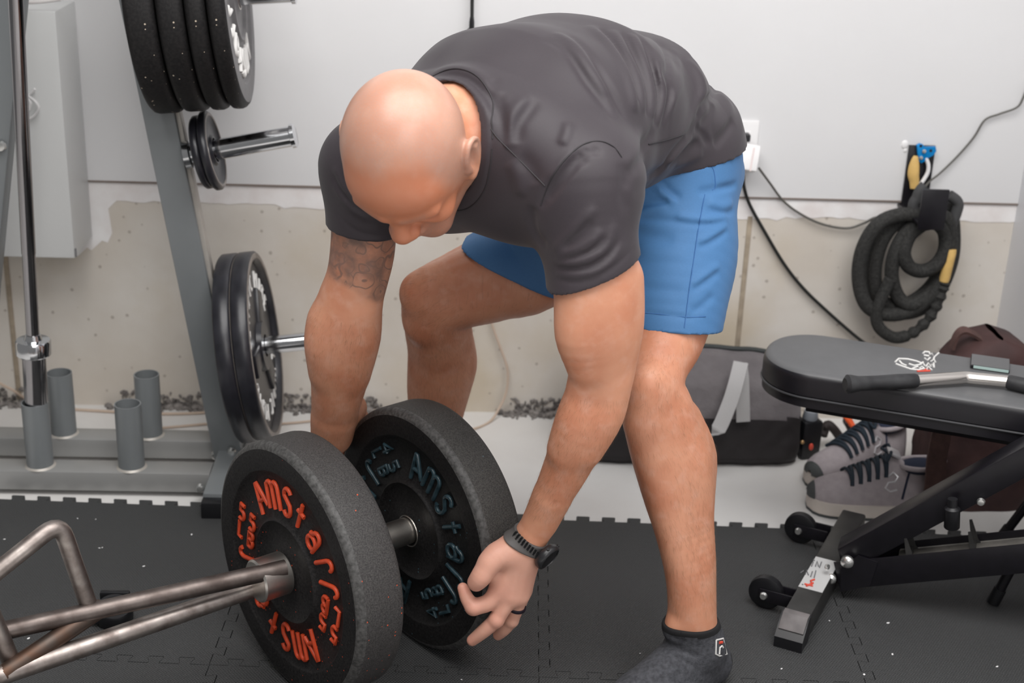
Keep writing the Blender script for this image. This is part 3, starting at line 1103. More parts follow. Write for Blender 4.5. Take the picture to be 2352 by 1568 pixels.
def iron_plate(label, c, n, rad, th, lipw, text=None, group=None, spokes=True):
    tt = thing('iron_plate', label, 'weight plate', (c[0], c[1], c[2] - rad), group)
    g = G()
    prof = [(0.0255, -th * 0.75), (0.0255, 0.0), (0.2 * rad + 0.012, 0.0), (0.2 * rad + 0.016, -th * 0.30), (rad - lipw - 0.004, -th * 0.35), (rad - lipw, -0.002), (rad - lipw * 0.8, 0.0), (rad - 0.004, 0.0), (rad, -0.004), (rad, -th + 0.004), (rad - 0.004, -th), (0.0255, -th)]
    g.lathe(prof, c, n, 96, close=True)
    g.build('plate_body', M['black_iron'], tt, ang=50)
    ra, ua = plate_axes(n)
    if spokes:
        g = G()
        for a in (60, 180, 300):
            d = ra * math.cos(R(a)) + ua * math.sin(R(a))
            s = ra * -math.sin(R(a)) + ua * math.cos(R(a))
            cc = Vector(c) + d * (0.42 * rad) + Vector(n) * (-th * 0.28)
            g.bar(cc - d * (0.20 * rad), cc + d * (0.18 * rad), 0.26 * rad, th * 0.35, up=n, bev=0.003)
        g.build('web_rib', M['black_iron'], tt)
    if True:
        g = G()
        g.lathe([(rad - lipw * 0.85, 0.0002), (rad - lipw * 0.80, 0.0012), (rad - 0.006, 0.0012), (rad - 0.005, 0.0002)], c, n, 96)
        g.build('worn_lip', M['iron_edge'], tt)
    if text:
        g = G()
        n = Vector(n).normalized()
        k = 0
        N = len(text)
        for half in (0, 180):
            for i, ch in enumerate(text):
                if ch == ' ':
                    continue
                a = 90 + (N / 2 - i - 0.5) * (150.0 / N) + half
                ya = ra * math.cos(R(a)) + ua * math.sin(R(a))
                xa = ra * math.sin(R(a)) - ua * math.cos(R(a))
                if i and text[i - 1] == ' ':
                    g.build('lettering', M['letter_white'], tt, ang=60)
                    g = G()
                glyph(g, ch, Vector(c) + ya * (rad * 0.70) + n * (-th * 0.33), xa, ya, rad * 0.17, 0.8, 0.0032)
            g.build('lettering', M['letter_white'], tt, ang=60)
            g = G()
        g.bm.free()
    return tt


mid = pm + PEGM * 0.022
iron_plate('small black iron plate nearest the post on the middle peg', mid, PEGM, 0.077, 0.017, 0.012, spokes=False, group='small plates on the middle peg')
iron_plate('small black iron plate facing out on the middle peg', mid + PEGM * 0.0185, PEGM, 0.0835, 0.017, 0.014, spokes=False, group='small plates on the middle peg')

# bottom peg and its two large plates
yb = 2.975
c2 = PY(611, 793, yb)
PEGB = V(0.985, 0.012, 0.13).normalized()
PEG = PEGB
peg(c2 - PEGB * 0.09, 0.32, 0.0200)
iron_plate('large black iron plate with white ring lettering on the bottom peg', c2, PEGB, 0.2125, 0.036, 0.020, text='OLYMPIC PLATE')
iron_plate('large black iron plate leaning against the rack post behind its twin', c2 - PEGB * 0.038, PEGB, 0.2125, 0.036, 0.020)
# top peg with four bumper plates
yb = 2.93
PEGT = V(0.99, 0.032, 0.085).normalized()
PEG = PEGT
ct = PY(548, -12, yb)
peg(ct - PEGT * 0.185, 0.30)
labs = ['thin black bumper plate with grey face and white lettering, outermost on the top peg', 'black bumper plate second from the outer end of the top peg', 'black bumper plate with most tan flecks, third from the outer end of the top peg', 'thickest black bumper plate against the post on the top peg']
off = 0.0
for k, (lab, th) in enumerate(zip(labs, (0.035, 0.038, 0.050, 0.058))):
    mm = (M['rubber_face'] if k == 0 else M['rubber_tan'], M['rubber_tan'])
    tt = bumper('bumper_plate', lab, ct - PEGT * off, PEGT, 0.225, th, mm, rot0=20, number='10', letters=None, group='bumper plates on the top peg')
    if k == 0:
        ra, ua = plate_axes(PEGT)
        for half in (0, 180):
            g = G()
            for ch, a in zip('AmStaff', (125, 106, 87, 69, 49, 29.5, 12.5)):
                aa = a + half - 8
                ya = ra * math.cos(R(aa)) + ua * math.sin(R(aa))
                xa = ra * math.sin(R(aa)) - ua * math.cos(R(aa))
                glyph(g, 'l' if ch == 'f' else ch, ct + ya * 0.135 - PEGT * 0.0045, xa, ya, 0.050, 0.9, 0.0048)
            g.build('lettering', M['letter_white'], tt, ang=60)
    off += th + 0.003

# barbell standing in the front left holder
p = PY(93, 1066, yf + 0.02)
b0 = V(p.x, yf + 0.02, 0.05)
tp = PY(36, 0, yf + 0.02)
ctr = PY(76, 780, yf + 0.02)
bd = (tp - ctr).normalized()
t = thing('barbell', 'chrome barbell standing upright in the front bar holder', 'barbell', (b0.x, b0.y, 0.05))
L = (ctr - b0).length
g = G()
g.lathe([(0, 0), (0.0225, 0), (0.0245, 0.003), (0.0245, L - 0.03), (0, L - 0.03)], ctr - bd * L, bd, 40)
g.build('sleeve', M['chrome_dark'], t)
g = G()
g.lathe([(0.0, -0.034), (0.034, -0.034), (0.0365, -0.031), (0.0365, -0.004), (0.034, 0.0), (0.019, 0.001), (0.0155, 0.012), (0, 0.012)], ctr, bd, 48)
g.build('collar', M['chrome'], t)
g = G()
g.lathe([(0, 0), (0.0135, 0), (0.0135, 0.19), (0.0145, 0.192), (0.0145, 1.30), (0, 1.30)], ctr, bd, 32)
g.build('shaft', M['chrome_dark'], t)

# ------------------------------------------------------------------ weight bench
BD = V(math.cos(R(-21.5)), math.sin(R(-21.5)), 0)       # along the bench, to the right
BE = V(-BD.y, BD.x, 0)                                  # across it, away from the camera
t = thing('weight_bench', 'black adjustable weight bench with a grey-topped pad at the right', 'bench', PZ(1850, 1380, 0))
PTZ = 0.42
pf = PZ(1862, 858, PTZ)
pk = PZ(1834, 757, PTZ)
wid = (pk - pf).dot(BE)
cen0 = pf + BE * (wid / 2)


def padoutline(w, l0, l1, r):
    """rounded pad outline in (BD, BE) coordinates about cen0"""
    h = w / 2
    pts = [(l1, -h), (l1, h)]
    pts += [(l0 + r * (1 - math.sin(R(a))), h - r * (1 - math.cos(R(a)))) for a in range(0, 91, 3)]
    pts += [(l0 + r * (1 - math.sin(R(a))), -h + r * (1 - math.cos(R(a)))) for a in range(90, -1, -3)]
    return pts


left = (PZ(1745, 835, PTZ - 0.02) - cen0).dot(BD)
pr = wid * 0.46
g = G()
rows = []
for ins, z in ((0.004, -0.052), (0.0, -0.049), (0.0, -0.018), (0.0012, -0.0115), (0.004, -0.006), (0.009, -0.0018), (0.016, 0.0)):
    o_ = [cen0 + BD * x + BE * y + V(0, 0, z) for x, y in padoutline(wid - 2 * ins, left + ins, left + 0.98 - ins, pr - ins)]
    rows.append(o_ + o_[:1])
g.patch(rows)
bmesh.ops.remove_doubles(g.bm, verts=g.bm.verts, dist=1e-6)
bmesh.ops.holes_fill(g.bm, edges=[e for e in g.bm.edges if e.is_boundary])
pad = g.build('pad', M['vinyl'], t, ang=50)
me = pad.data
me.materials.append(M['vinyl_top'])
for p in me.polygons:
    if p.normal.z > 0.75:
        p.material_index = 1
g = G()
g.prism(padoutline(wid - 0.004, left + 0.002, left + 0.975, pr), cen0 + V(0, 0, -0.074), BD, BE, 0.021, bev=0.004)
g.build('pad_base', M['vinyl'], t, ang=50)
g = G()
o2 = [cen0 + BD * x + BE * y + V(0, 0, -0.053) for x, y in padoutline(wid + 0.001, left - 0.0005, left + 0.98, pr)]
g.tube(o2[1:] + o2[:1], 0.0022, 8)
g.build('piping', mat('grey_piping', (0.05, 0.05, 0.055), 0.45), t)


def onpad(x, y, z=0.0):
    return cen0 + BD * x + BE * y + V(0, 0, z)


def padp(px, py):
    return PZ(px, py, PTZ)


# print on the pad: wing lines, rows of short lettering and a red bar
def tubes(g, lst, r):
    for pts in lst:
        g.tube([padp(*q) + V(0, 0, 0.0004) for q in pts], r, 6, sx=0.25 if False else 1)


g = G()
tubes(g, [[(2056, 832), (2064, 824), (2085, 825), (2106, 830), (2118, 835)], [(2058, 836), (2074, 842), (2092, 848), (2110, 850), (2122, 846)], [(2066, 829), (2072, 836), (2082, 840)],
          [(2088, 836), (2100, 840), (2112, 838), (2120, 832)], [(2096, 846), (2108, 842)],
          [(2120, 812), (2124, 808), (2134, 809), (2136, 814)], [(2122, 816), (2134, 818)], [(2140, 812), (2146, 820), (2156, 811)], [(2146, 820), (2144, 826)],
          [(2124, 823), (2130, 828), (2136, 822)], [(2138, 830), (2146, 826), (2148, 832)], [(2114, 838), (2120, 834), (2124, 840)], [(2127, 842), (2132, 834), (2138, 842)],
          [(2112, 846), (2118, 842), (2124, 848)], [(2128, 849), (2132, 842), (2140, 850)], [(2140, 838), (2144, 834), (2145, 844)]], 0.0022)
g.build('pad_print', M['letter_white'], t)
g = G()
g.tube([padp(2106, 853) + V(0, 0, 0.0002), padp(2136, 852) + V(0, 0, 0.0002)], 0.0026, 6)
g.tube([padp(2124, 850) + V(0, 0, 0.0002), padp(2130, 847) + V(0, 0, 0.0002)], 0.002, 6)
g.build('pad_print', M['red'], t)

# foot across the front end
fn = PZ(1808, 1492, 0)
ff = PZ(1936, 1262, 0)
fd = (ff - fn).normalized()
FH = 0.052
farTL, nearTL = PZ(1930, 1153, 0.062), PZ(1838, 1352, 0.058)
ft0 = fn + V(0, 0, FH / 2) + fd * 0.045
ft1 = fn + fd * 0.50 + V(0, 0, FH / 2 + 0.004)
g = G()
g.bar(ft0, ft1, 0.050, FH, bev=0.004)
foot = g.build('foot', M['black_worn'], t)
fs = V(fd.y, -fd.x, 0)
g = G()
# sloped grey-topped end cap
prof = [(0.0, 0.0), (0.05, 0.0), (0.05, FH + 0.003), (0.035, FH + 0.002), (0.008, 0.030), (0.0, 0.022)]
g.prism(prof, fn - fs * 0.0265, fd, (0, 0, 1), -0.053 if False else 0.053, bev=0.0)
bm = g.bm
cap = g.build('end_cap', M['plastic_black'], t)
c2_ = (Vector((0, 0, 0)))
g = G()
a, b = fn + fd * 0.0335 + V(0, 0, FH + 0.0035), fn + fd * 0.049 + V(0, 0, FH + 0.0042)
g.bar(fn + fd * 0.010 + V(0, 0, 0.0338), fn + fd * 0.036 + V(0, 0, FH + 0.0035), 0.048, 0.004, up=(0, 0, 1), bev=0.0015)
g.bar(fn + fd * 0.034 + V(0, 0, FH + 0.0025), fn + fd * 0.050 + V(0, 0, FH + 0.0030), 0.048, 0.003, up=(0, 0, 1), bev=0.001)
g.build('cap_top', M['cap_grey'], t)
# sticker with print
st = fn + V(0, 0, FH + 0.0022)
s0 = (PZ(1838, 1350, FH) - fn).dot(fd)
s1 = (PZ(1862, 1277, FH) - fn).dot(fd)
g = G()
g.bar(st + fd * s0, st + fd * s1, 0.047, 0.001, bev=0.0)
stk = g.build('sticker', M['sticker'], t)
g = G()
for q in [[(1848, 1340), (1866, 1345), (1862, 1333), (1871, 1330)], [(1852, 1345), (1868, 1338)]]:
    g.tube([PZ(*p_, FH + 0.0045) for p_ in q], 0.0018, 6)
g.build('sticker_print', M['red'], stk)
for grp in ([[(1838, 1315), (1846, 1310)], [(1850, 1318), (1852, 1308), (1857, 1320)], [(1862, 1324), (1866, 1312)], [(1870, 1326), (1874, 1310)]],
            [[(1873, 1300), (1877, 1288), (1880, 1300)], [(1882, 1303), (1887, 1290)], [(1864, 1300), (1868, 1290)], [(1868, 1285), (1871, 1287)]], [[(1842, 1341), (1845, 1342)]]):
    g = G()
    for q in grp:
        g.tube([PZ(*p_, FH + 0.004) for p_ in q], 0.0011, 6)
    g.build('sticker_print', M['ink'], stk)
# wheels and brackets
for (px, py) in ((1760, 1358), (1839, 1211)):
    wc = PZ(px, py, 0.034)
    g = G()
    g.lathe([(0.008, -0.012), (0.026, -0.011), (0.033, -0.008), (0.034, 0), (0.033, 0.008), (0.026, 0.011), (0.008, 0.012)], wc, fd, 40)
    w = g.build('wheel', M['plastic_black'], t)
    g = G()
    q = wc + (-fs) * -0.0
    for s_ in (-0.015, 0.015):
        g.bar(wc + fd * s_ - fs * 0.010, wc + fd * s_ + fs * 0.060, 0.004, 0.026, bev=0.001)
    g.build('wheel_bracket', M['black_steel'], t)
    g = G()
    g.lathe([(0, 0.005), (0.006, 0.005), (0.008, 0), (0, 0)], wc - fd * 0.018, -fd, 12)
    g.build('axle_bolt', M['bolt'], t)

# ladder beam: a channel rising gently to the right, toward the camera
lb0 = PZ(1930, 1312, 0.05) + V(0.0, 0.012, 0.0)
pn = BE
lbt = PL(2352, 1248, lb0 - BE * 0.030, pn) + BE * 0.030
lbb = PL(2352, 1316, lb0 - BE * 0.030, pn) + BE * 0.030
lb1 = (lbt + lbb) / 2
hgt = (lbt - lbb).length * 0.97
ldir = (lb1 - lb0).normalized()
lup = (V(0, 0, 1) - ldir * ldir.z).normalized()
g = G()
lbe = lb0 + ldir * 1.0
hw = 0.030
g.bar(lb0 - BE * hw, lbe - BE * hw, 0.003, hgt, up=lup, bev=0.001)
g.bar(lb0 + BE * hw, lbe + BE * hw, 0.003, hgt, up=lup, bev=0.001)
g.bar(lb0 - lup * hgt * 0.2, lbe - lup * hgt * 0.2, 0.06, 0.003, up=lup, bev=0.0)
g.bar(lb0 - lup * hgt * 0.4, lbe - lup * hgt * 0.4, 0.05, hgt * 0.2, up=lup, bev=0.002)
g.build('ladder_beam', M['black_steel'], t)
g = G()
g.bar(lb0 + ldir * 0.12 + lup * hgt * 0.22, lbe + lup * hgt * 0.22, 0.056, 0.002, up=lup)
g.build('channel_floor', mat('dusty_channel', (0.17, 0.16, 0.145), 0.6, var=0.4, vscale=30), t)
for px, py in ((2088, 1262), (2232, 1245), (2380, 1230)):
    q = PL(px, py, lb0, pn)
    k = (q - lb0).dot(ldir)
    b = lb0 + ldir * k + lup * hgt * 0.30
    g = G()
    g.prism([(-0.016, -0.012), (0.016, -0.012), (0.010, 0.004), (0.006, 0.046), (0.001, 0.046), (-0.004, 0.002)], b - BE * 0.026, ldir, lup, -0.001 if False else 0.003)
    g.bar(b - BE * 0.03, b + BE * 0.03, 0.012, 0.010, up=lup)
    g.prism([(-0.016, -0.012), (0.016, -0.012), (0.010, 0.004), (0.006, 0.046), (0.001, 0.046), (-0.004, 0.002)], b + BE * 0.026, ldir, lup, 0.003)
    g.build('ladder_notch', M['black_worn'], t)
# hinge plates
g = G()
hp = lb0 + ldir * 0.03
g.prism([(-0.030, -0.034), (0.03, -0.026), (0.055, 0.022), (0.02, 0.040), (-0.018, 0.015)], hp - BE * 0.034, ldir, lup, 0.004 if False else -0.004)
g.prism([(-0.030, -0.034), (0.03, -0.026), (0.055, 0.022), (0.02, 0.040), (-0.018, 0.015)], hp + BE * 0.034, ldir, lup, 0.004)
g.build('hinge_plate', M['black_steel'], t)
for px, py, rr in ((1946, 1290, 0.0125), (1909, 1329, 0.010), (1900, 1302, 0.005)):
    q = PL(px, py, hp - BE * 0.040, BE)
    g = G()
    g.lathe([(0, 0.009), (rr * 0.6, 0.008), (rr, 0.003), (rr, -0.004), (0, -0.004)], q, -BE, 16)
    g.build('bolt', M['bolt'], t)
q = PL(1972, 1245, hp + BE * 0.0, BE)
g = G()
g.cyl(q - V(0, 0, 0.02), q + V(0, 0, 0.018) + BD * 0.012, 0.010, seg=16)
g.build('bolt', M['bolt'], t)
# diagonal back support
db0 = hp + lup * 0.012 - BE * 0.0
dt_, dbm = PL(2352, 1030, db0 - BE * 0.028, pn), PL(2352, 1150, db0 - BE * 0.028, pn)
db1 = (dt_ + dbm) / 2 + BE * 0.028
ddir = (db1 - db0).normalized()
dup = (V(0, 0, 1) - ddir * ddir.z).normalized()
g = G()
g.bar(db0 + dup * 0.02, db0 + dup * 0.02 + ddir * 0.80, 0.056, 0.054, up=dup, bev=0.004)
g.build('back_support', M['black_steel'], t)
# pull pin on the diagonal
q = PL(2188, 1150, db0 - BE * 0.05, pn)
q2 = PL(2186, 1212, db0 - BE * 0.05, pn)
g = G()
g.lathe([(0, 0), (0.013, 0.0), (0.0145, 0.002), (0.0145, 0.040), (0.009, 0.044), (0.009, 0.060), (0, 0.060)], q2, q - q2, 24)
g.build('pull_pin', M['plastic_black'], t)
q = PL(2253, 1152, db0 - BE * 0.03, pn)
g = G()
g.lathe([(0, 0.006), (0.006, 0.005), (0.008, 0), (0, 0)], q, -BE, 12)
g.build('bolt', M['bolt'], t)
# under-pad rail and rear legs
g = G()
a_ = onpad(left + 0.10, 0, -0.074 - 0.02)
g.bar(a_, onpad(left + 0.95, 0, -0.074 - 0.02), 0.10, 0.034, bev=0.003)
g.build('pad_rail', M['black_steel'], t)
for (x0, y0, x1, y1, z1) in ((2284, 1378, 2330, 1290, 0.10), (2300, 1235, 2380, 1130, 0.14)):
    a_ = PZ(x0, y0, 0.008)
    b_ = PL(x1, y1, a_ + BD * 0.02, BE)
    g = G()
    dd = (b_ - a_).normalized()
    g.tube([a_, a_ + dd * 0.22], 0.010, 14)
    lg = g.build('rear_leg', M['black_steel'], t)
    g = G()
    g.tube([a_ - dd * 0.006, a_ + dd * 0.03], 0.0125, 14)
    g.build('rubber_tip', M['plastic_black'], lg)
g = G()
fl = PZ(2450, 1330, 0)
g.bar(fl + V(0, 0, 0.03) - BE * 0.25, fl + V(0, 0, 0.03) + BE * 0.3, 0.05, 0.05, bev=0.004)
g.bar(fl + V(0, 0, 0.05) + BE * 0.03, lbe + V(0, 0, 0.0), 0.05, 0.05, bev=0.004)
g.bar(db0 + ddir * 0.78 , onpad(left + 0.85, 0, -0.1), 0.05, 0.05, bev=0.003)
g.build('rear_foot', M['black_steel'], t)

# pull handle lying on the pad
t = thing('pull_handle', 'bent nickel bar with black rubber grips lying on the bench pad', 'cable handle', PZ(2100, 885, PTZ))
HZ = PTZ + 0.0155
h0, h1, h2, h3, h4 = PZ(1950, 882, HZ), PZ(2106, 874, HZ), PZ(2218, 867, HZ), PZ(2314, 876, HZ), PZ(2440, 905, HZ)
g = G()
g.tube(spline([h1 - (h2 - h1).normalized() * 0.02, h1, h1.lerp(h2, 0.8), h2, h2.lerp(h3, 0.25), h3, h3 + (h4 - h3).normalized() * 0.02], 6), 0.0120, 24)
g.build('bar', M['nickel'], t)
u = (h0 - h1).normalized()
g = G()
L = (h0 - h1).length
g.lathe([(0.0, 0), (0.0128, 0), (0.0142, 0.004), (0.0148, L * 0.3), (0.0138, L * 0.6), (0.0145, L * 0.86), (0.0180, L * 0.97), (0.0185, L * 1.02), (0.012, L * 1.06), (0, L * 1.06)], h1, u, 32)
g.build('grip', M['grip'], t)
g = G()
u = (h4 - h3).normalized()
g.lathe([(0.0, 0), (0.0128, 0), (0.0142, 0.004), (0.0148, 0.05), (0.0145, 0.10), (0.018, 0.125), (0.012, 0.132), (0, 0.132)], h3, u, 32)
g.build('grip', M['grip'], t)
# phone lying on the pad
t = thing('phone', 'glossy grey phone lying behind the nickel handle on the pad', 'phone', PZ(2280, 838, PTZ))
ca, cb, cc = PZ(2228, 846, PTZ), PZ(2318, 859, PTZ), PZ(2226, 820, PTZ)
xa = (cb - ca).normalized()
ya = V(-xa.y, xa.x, 0)
w_, h_ = (cb - ca).length, max(0.06, (cc - ca).dot(ya))
g = G()
g.box(ca + xa * w_ / 2 + ya * h_ / 2 + V(0, 0, 0.004), (w_, h_, 0.007), Matrix((xa, ya, V(0, 0, 1))).transposed(), bev=0.0015)
g.build('case', M['plastic_black'], t)
g = G()
g.box(ca + xa * (w_ / 2 + 0.002) - ya * 0.0003 + V(0, 0, 0.005), (w_ - 0.008, 0.0016, 0.0052), Matrix((xa, ya, V(0, 0, 1))).transposed())
g.build('edge', M['glass_edge'], t)
g = G()
g.box(ca + xa * w_ / 2 + ya * (h_ / 2 + 0.001) + V(0, 0, 0.0079), (w_ - 0.002, h_ - 0.002, 0.001), Matrix((xa, ya, V(0, 0, 1))).transposed())
g.build('screen', M['phone_glass'], t)

# ------------------------------------------------------------------ wall hook, rope and pulley
hx0, hx1 = 1.086, 1.150
t = thing('rope_hook', 'black steel hook plate screwed to the wall at the right', 'wall hook', (1.118, WALL, 0.50))
g = G()
g.box(((hx0 + hx1) / 2, WALL - 0.004, 0.60), (hx1 - hx0, 0.006, 0.215), bev=0.001)
g.build('back_plate', M['black_steel'], t)
hy = 3.125
cbx = (PY(2127, 443, hy) + PY(2184, 447, hy) + PY(2164, 522, hy) + PY(2100, 512, hy)) / 4
g = G()
g.box(cbx, (0.062, 0.006, 0.096), bev=0.001)
g.build('front_plate', M['black_steel'], t)
g = G()
g.box((cbx.x, (hy + WALL) / 2, cbx.z - 0.036), (0.060, WALL - hy, 0.006), bev=0.001)
g.build('arm', M['black_steel'], t)

ry = 3.200


def rp(lst, dy=0.0, amp=0.0):
    n = len(lst)
    return [PY(x, y, ry + dy + amp * math.sin(i * 2.1)) for i, (x, y) in enumerate(lst)]


t = thing('battle_rope', 'thick black rope coiled and hung from the wall hook', 'rope', (1.06, 3.2, 0.22))
g = G()
RR = 0.0170
loops = [([(2140, 505), (2080, 492), (2020, 512), (1982, 570), (1972, 640), (1990, 700), (2035, 722), (2095, 712), (2150, 668), (2178, 610), (2184, 550), (2172, 500)], -0.016),
         ([(2130, 500), (2070, 505), (2030, 545), (2010, 610), (2015, 670), (2045, 702), (2095, 692), (2140, 655), (2168, 600), (2178, 545), (2165, 505)], 0.012),
         ([(2125, 505), (2085, 530), (2058, 575), (2048, 630), (2062, 680), (2092, 700), (2130, 680), (2160, 640), (2176, 590), (2176, 540), (2160, 510)], -0.012),
         ([(2120, 515), (2090, 540), (2076, 580), (2088, 612), (2118, 622), (2150, 608), (2170, 575), (2170, 535), (2150, 512)], -0.022),
         ([(2105, 495), (2050, 505), (2005, 545), (1990, 610), (1998, 680), (2040, 715), (2100, 715), (2150, 680), (2185, 600), (2190, 530), (2180, 480), (2150, 480)], 0.03)]
for lst, dy in loops:
    P = rp(lst, dy, 0.004)
    P = P + P[:1]
    S = spline(P, 6)
    S = [p + V(0, 0.0, 0) for p in S]
    g.tube(S[:-1], RR, 12, closed=True)
tail = rp([(2045, 640), (2022, 690), (2012, 725), (2022, 755), (2055, 775), (2095, 765), (2130, 735), (2152, 700), (2165, 665), (2170, 648)], -0.03)
S = spline(tail, 6)
g.tube(S, RR * 0.8, 12, radii=[RR * (0.85 + (0.16 * math.sin(i * 1.7) - 0.12 if i > 28 else 0)) for i in range(len(S))])
g.build('rope_coil', M['rope'], t)
g = G()
a_, b_ = PY(2168, 646, ry - 0.03), PY(2186, 572, ry - 0.03)
g.tube([a_, a_.lerp(b_, 0.1), a_.lerp(b_, 0.9), b_], 0.012, 16, radii=[0.011, 0.0125, 0.0125, 0.011])
g.build('yellow_handle', M['yellow_pale'], t)
g = G()
for pts in ([(2110, 450), (2098, 470), (2100, 500), (2110, 520)], [(2180, 448), (2200, 465), (2196, 490), (2185, 520), (2188, 560)], [(2125, 425), (2112, 440), (2104, 462)]):
    g.tube(spline(rp(pts, -0.005), 5), 0.013, 12)
g.build('sling', mat('grey_sling', (0.05, 0.05, 0.052), 0.7), t)

t = thing('pulley', 'blue metal pulley with a pale yellow tab hanging on the black hook plate', 'pulley', PY(2125, 440, WALL - 0.02))
py_ = WALL - 0.018
g = G()
g.prism([(a.x, a.z) for a in [PY(x, y, py_) for x, y in ((2105, 333), (2112, 329), (2119, 331), (2122, 337), (2148, 336), (2150, 346), (2143, 356), (2131, 361), (2121, 371), (2115, 374), (2110, 370), (2107, 352))]][::-1], (0, py_ + 0.004, 0), (1, 0, 0), (0, 0, 1), 0.008, bev=0.001)
bl = g.build('side_plate', M['blue_metal'], t)
g = G()
for x, y, r in ((2122, 347, 0.0048), (2115, 362, 0.0045)):
    g.lathe([(0, 0.004), (r, 0.003), (r, 0), (0, 0)], PY(x, y, py_ - 0.005), (0, -1, 0), 12)
g.build('rivet', M['bolt'], bl)
g = G()
for x, y in ((2115, 335), (2138, 346)):
    g.lathe([(0, 0.0005), (0.0035, 0.0005), (0.0035, 0), (0, 0)], PY(x, y, py_ - 0.0045), (0, -1, 0), 12)
g.build('bolt_hole', M['plastic_black'], bl)
g = G()
S = spline([PY(x, y, py_) for x, y in ((2104, 358), (2100, 378), (2098, 400), (2100, 415), (2100, 432))], 5)
g.tube(S, 0.01, 14, radii=[0.006 + 0.008 * math.sin(min(1, i / 9) * 1.57) - 0.004 * max(0, (i - 10) / 10) for i in range(len(S))], sx=0.6)
g.build('yellow_tab', M['yellow_pale'], t)
g = G()
g.tube(spline([PY(x, y, py_) for x, y in ((2126, 362), (2132, 378), (2131, 395), (2122, 412), (2112, 426))], 5), 0.005, 10)
g.build('white_loop', M['white_plastic'], t)

# ------------------------------------------------------------------ duffel bag
t = thing('duffel_bag', 'grey canvas duffel with black base on the floor by the wall', 'duffel bag', (0.6, 3.12, ZF))
xa0, xa1 = 0.30, 0.835
yb0, yb1 = 3.005, 3.245
zt = PY(1650, 795, 3.14).z


def bagsec(u, v):
    """u along 0..1, v round 0..1 (front bottom, up, over, down the back)"""
    x = xa0 + (xa1 - xa0) * u
    end = 1 - abs(2 * u - 1) ** 7
    top = zt + 0.028 * (1 - u) - 0.030 * u ** 3 + 0.006 * math.sin(u * 9)
    prof = [(yb0 + 0.012, ZF), (yb0 - 0.004, ZF + 0.02), (yb0, 0.06), (yb0 + 0.008, 0.12), (yb0 + 0.03, top * 0.75), (yb0 + 0.09, top * 0.97), ((yb0 + yb1) / 2, top), (yb1 - 0.07, top * 0.95), (yb1 - 0.01, top * 0.7), (yb1, 0.10), (yb1 - 0.01, ZF)]
    k = v * (len(prof) - 1)
    i = min(int(k), len(prof) - 2)
    f = k - i
    y = prof[i][0] * (1 - f) + prof[i + 1][0] * f
    z = prof[i][1] * (1 - f) + prof[i + 1][1] * f
    yc = (yb0 + yb1) / 2
    s = 0.80 + 0.20 * end
    w = 0.006 * mnoise.noise(V(x * 14, z * 16, 3.1)) + 0.003 * mnoise.noise(V(x * 40, z * 35, 7))
    return V(x + (0.02 * end if u > 0.5 else 0) + w * 0.3, yc + (y - yc) * s - w * (1 if v < 0.6 else -1), ZF + (z - ZF) * (0.86 + 0.14 * end))


g = G()
NU, NV = 48, 60
g.patch([[bagsec(i / NU, j / NV) for j in range(NV + 1)] for i in range(NU + 1)])
for i in (0, NU):
    g.bm.verts.ensure_lookup_table()
    g.bm.faces.new([g.bm.verts[i * (NV + 1) + j] for j in range(NV + 1)])
body = g.build('bag_body', M['duffel'], t, ang=60)
body.data.materials.append(M['duffel_base'])
zb = PY(1700, 966, 3.0).z
wl = world_loc(body)
for p in body.data.polygons:
    if p.center.z + wl.z < zb:
        p.material_index = 1
g = G()
g.tube([bagsec(u / 30, 0.6) + V(0, 0, 0.003) for u in range(1, 30)], 0.006, 8)
g.build('zip', M['zip'], t)
g = G()
sy = 2.992
P = [PY(1700, 834, 3.030), PY(1704, 870, 3.012), PY(1706, 920, 3.0), PY(1707, 968, 2.994)]
g.ribbon(spline(P, 6), 0.032, 0.004, (1, 0, 0))
P = [PY(1702, 832, 3.022), PY(1690, 880, 2.985), PY(1674, 930, 2.960), PY(1650, 985, 2.935), PY(1625, 1008, 2.925), PY(1590, 1022, 2.925), PY(1540, 1020, 2.93), PY(1500, 985, 2.945), PY(1480, 930, 2.965), PY(1470, 834, 3.02)]
g.ribbon(spline(P, 6), 0.034, 0.004, [(0.95, 0, 0.25)] * 19 + [(0.7, 0, 0.7)] * 6 + [(0, 0, 1)] * 11 + [(0.95, 0, -0.25)] * 30)
g.build('carry_strap', M['webbing'], t)

# ------------------------------------------------------------------ odds and ends beside the bag
t = thing('spray_bottle', 'black bottle with a grey cap and red mark beside the duffel', 'bottle', PZ(1856, 1058, ZF))
bb = PZ(1856, 1056, ZF)
g = G()
g.box(bb + V(0, 0.02, 0.050), (0.050, 0.04, 0.098), Matrix.Rotation(R(15), 3, 'Z'), bev=0.006)
g.build('bottle_body', M['plastic_black'], t)
g = G()
g.lathe([(0, 0), (0.017, 0), (0.019, 0.004), (0.016, 0.022), (0, 0.022)], bb + V(-0.002, 0.02, 0.099), (0.05, 0, 1), 20)
g.build('cap', M['grey_cap'], t)
g = G()
g.ball(PY(1863, 1026, bb.y - 0.008), 0.007, (0.8, 0.5, 1.3))
g.build('red_mark', M['red'], t)
g = G()
g.ball(PY(1843, 1015, bb.y - 0.006), 0.005, (1, 0.6, 1))
g.build('brass_stud', M['brass'], t)
g = G()
S = [PZ(1890, 1000, 0.03), PZ(1900, 975, 0.05), PZ(1915, 985, 0.04), PZ(1935, 1010, 0.0), PZ(1950, 1005, 0.0), PZ(1955, 985, 0.02), PZ(1945, 965, 0.05)]
g.tube(spline(S, 6), 0.011, 10)
g.ball(PZ(1897, 980, 0.055), 0.006)
tag(g.build('strap_bundle', mat('dark_brown_strap', (0.022, 0.015, 0.014), 0.7)), 'small dark bundled strap on the floor between bottle and shoes', 'strap')
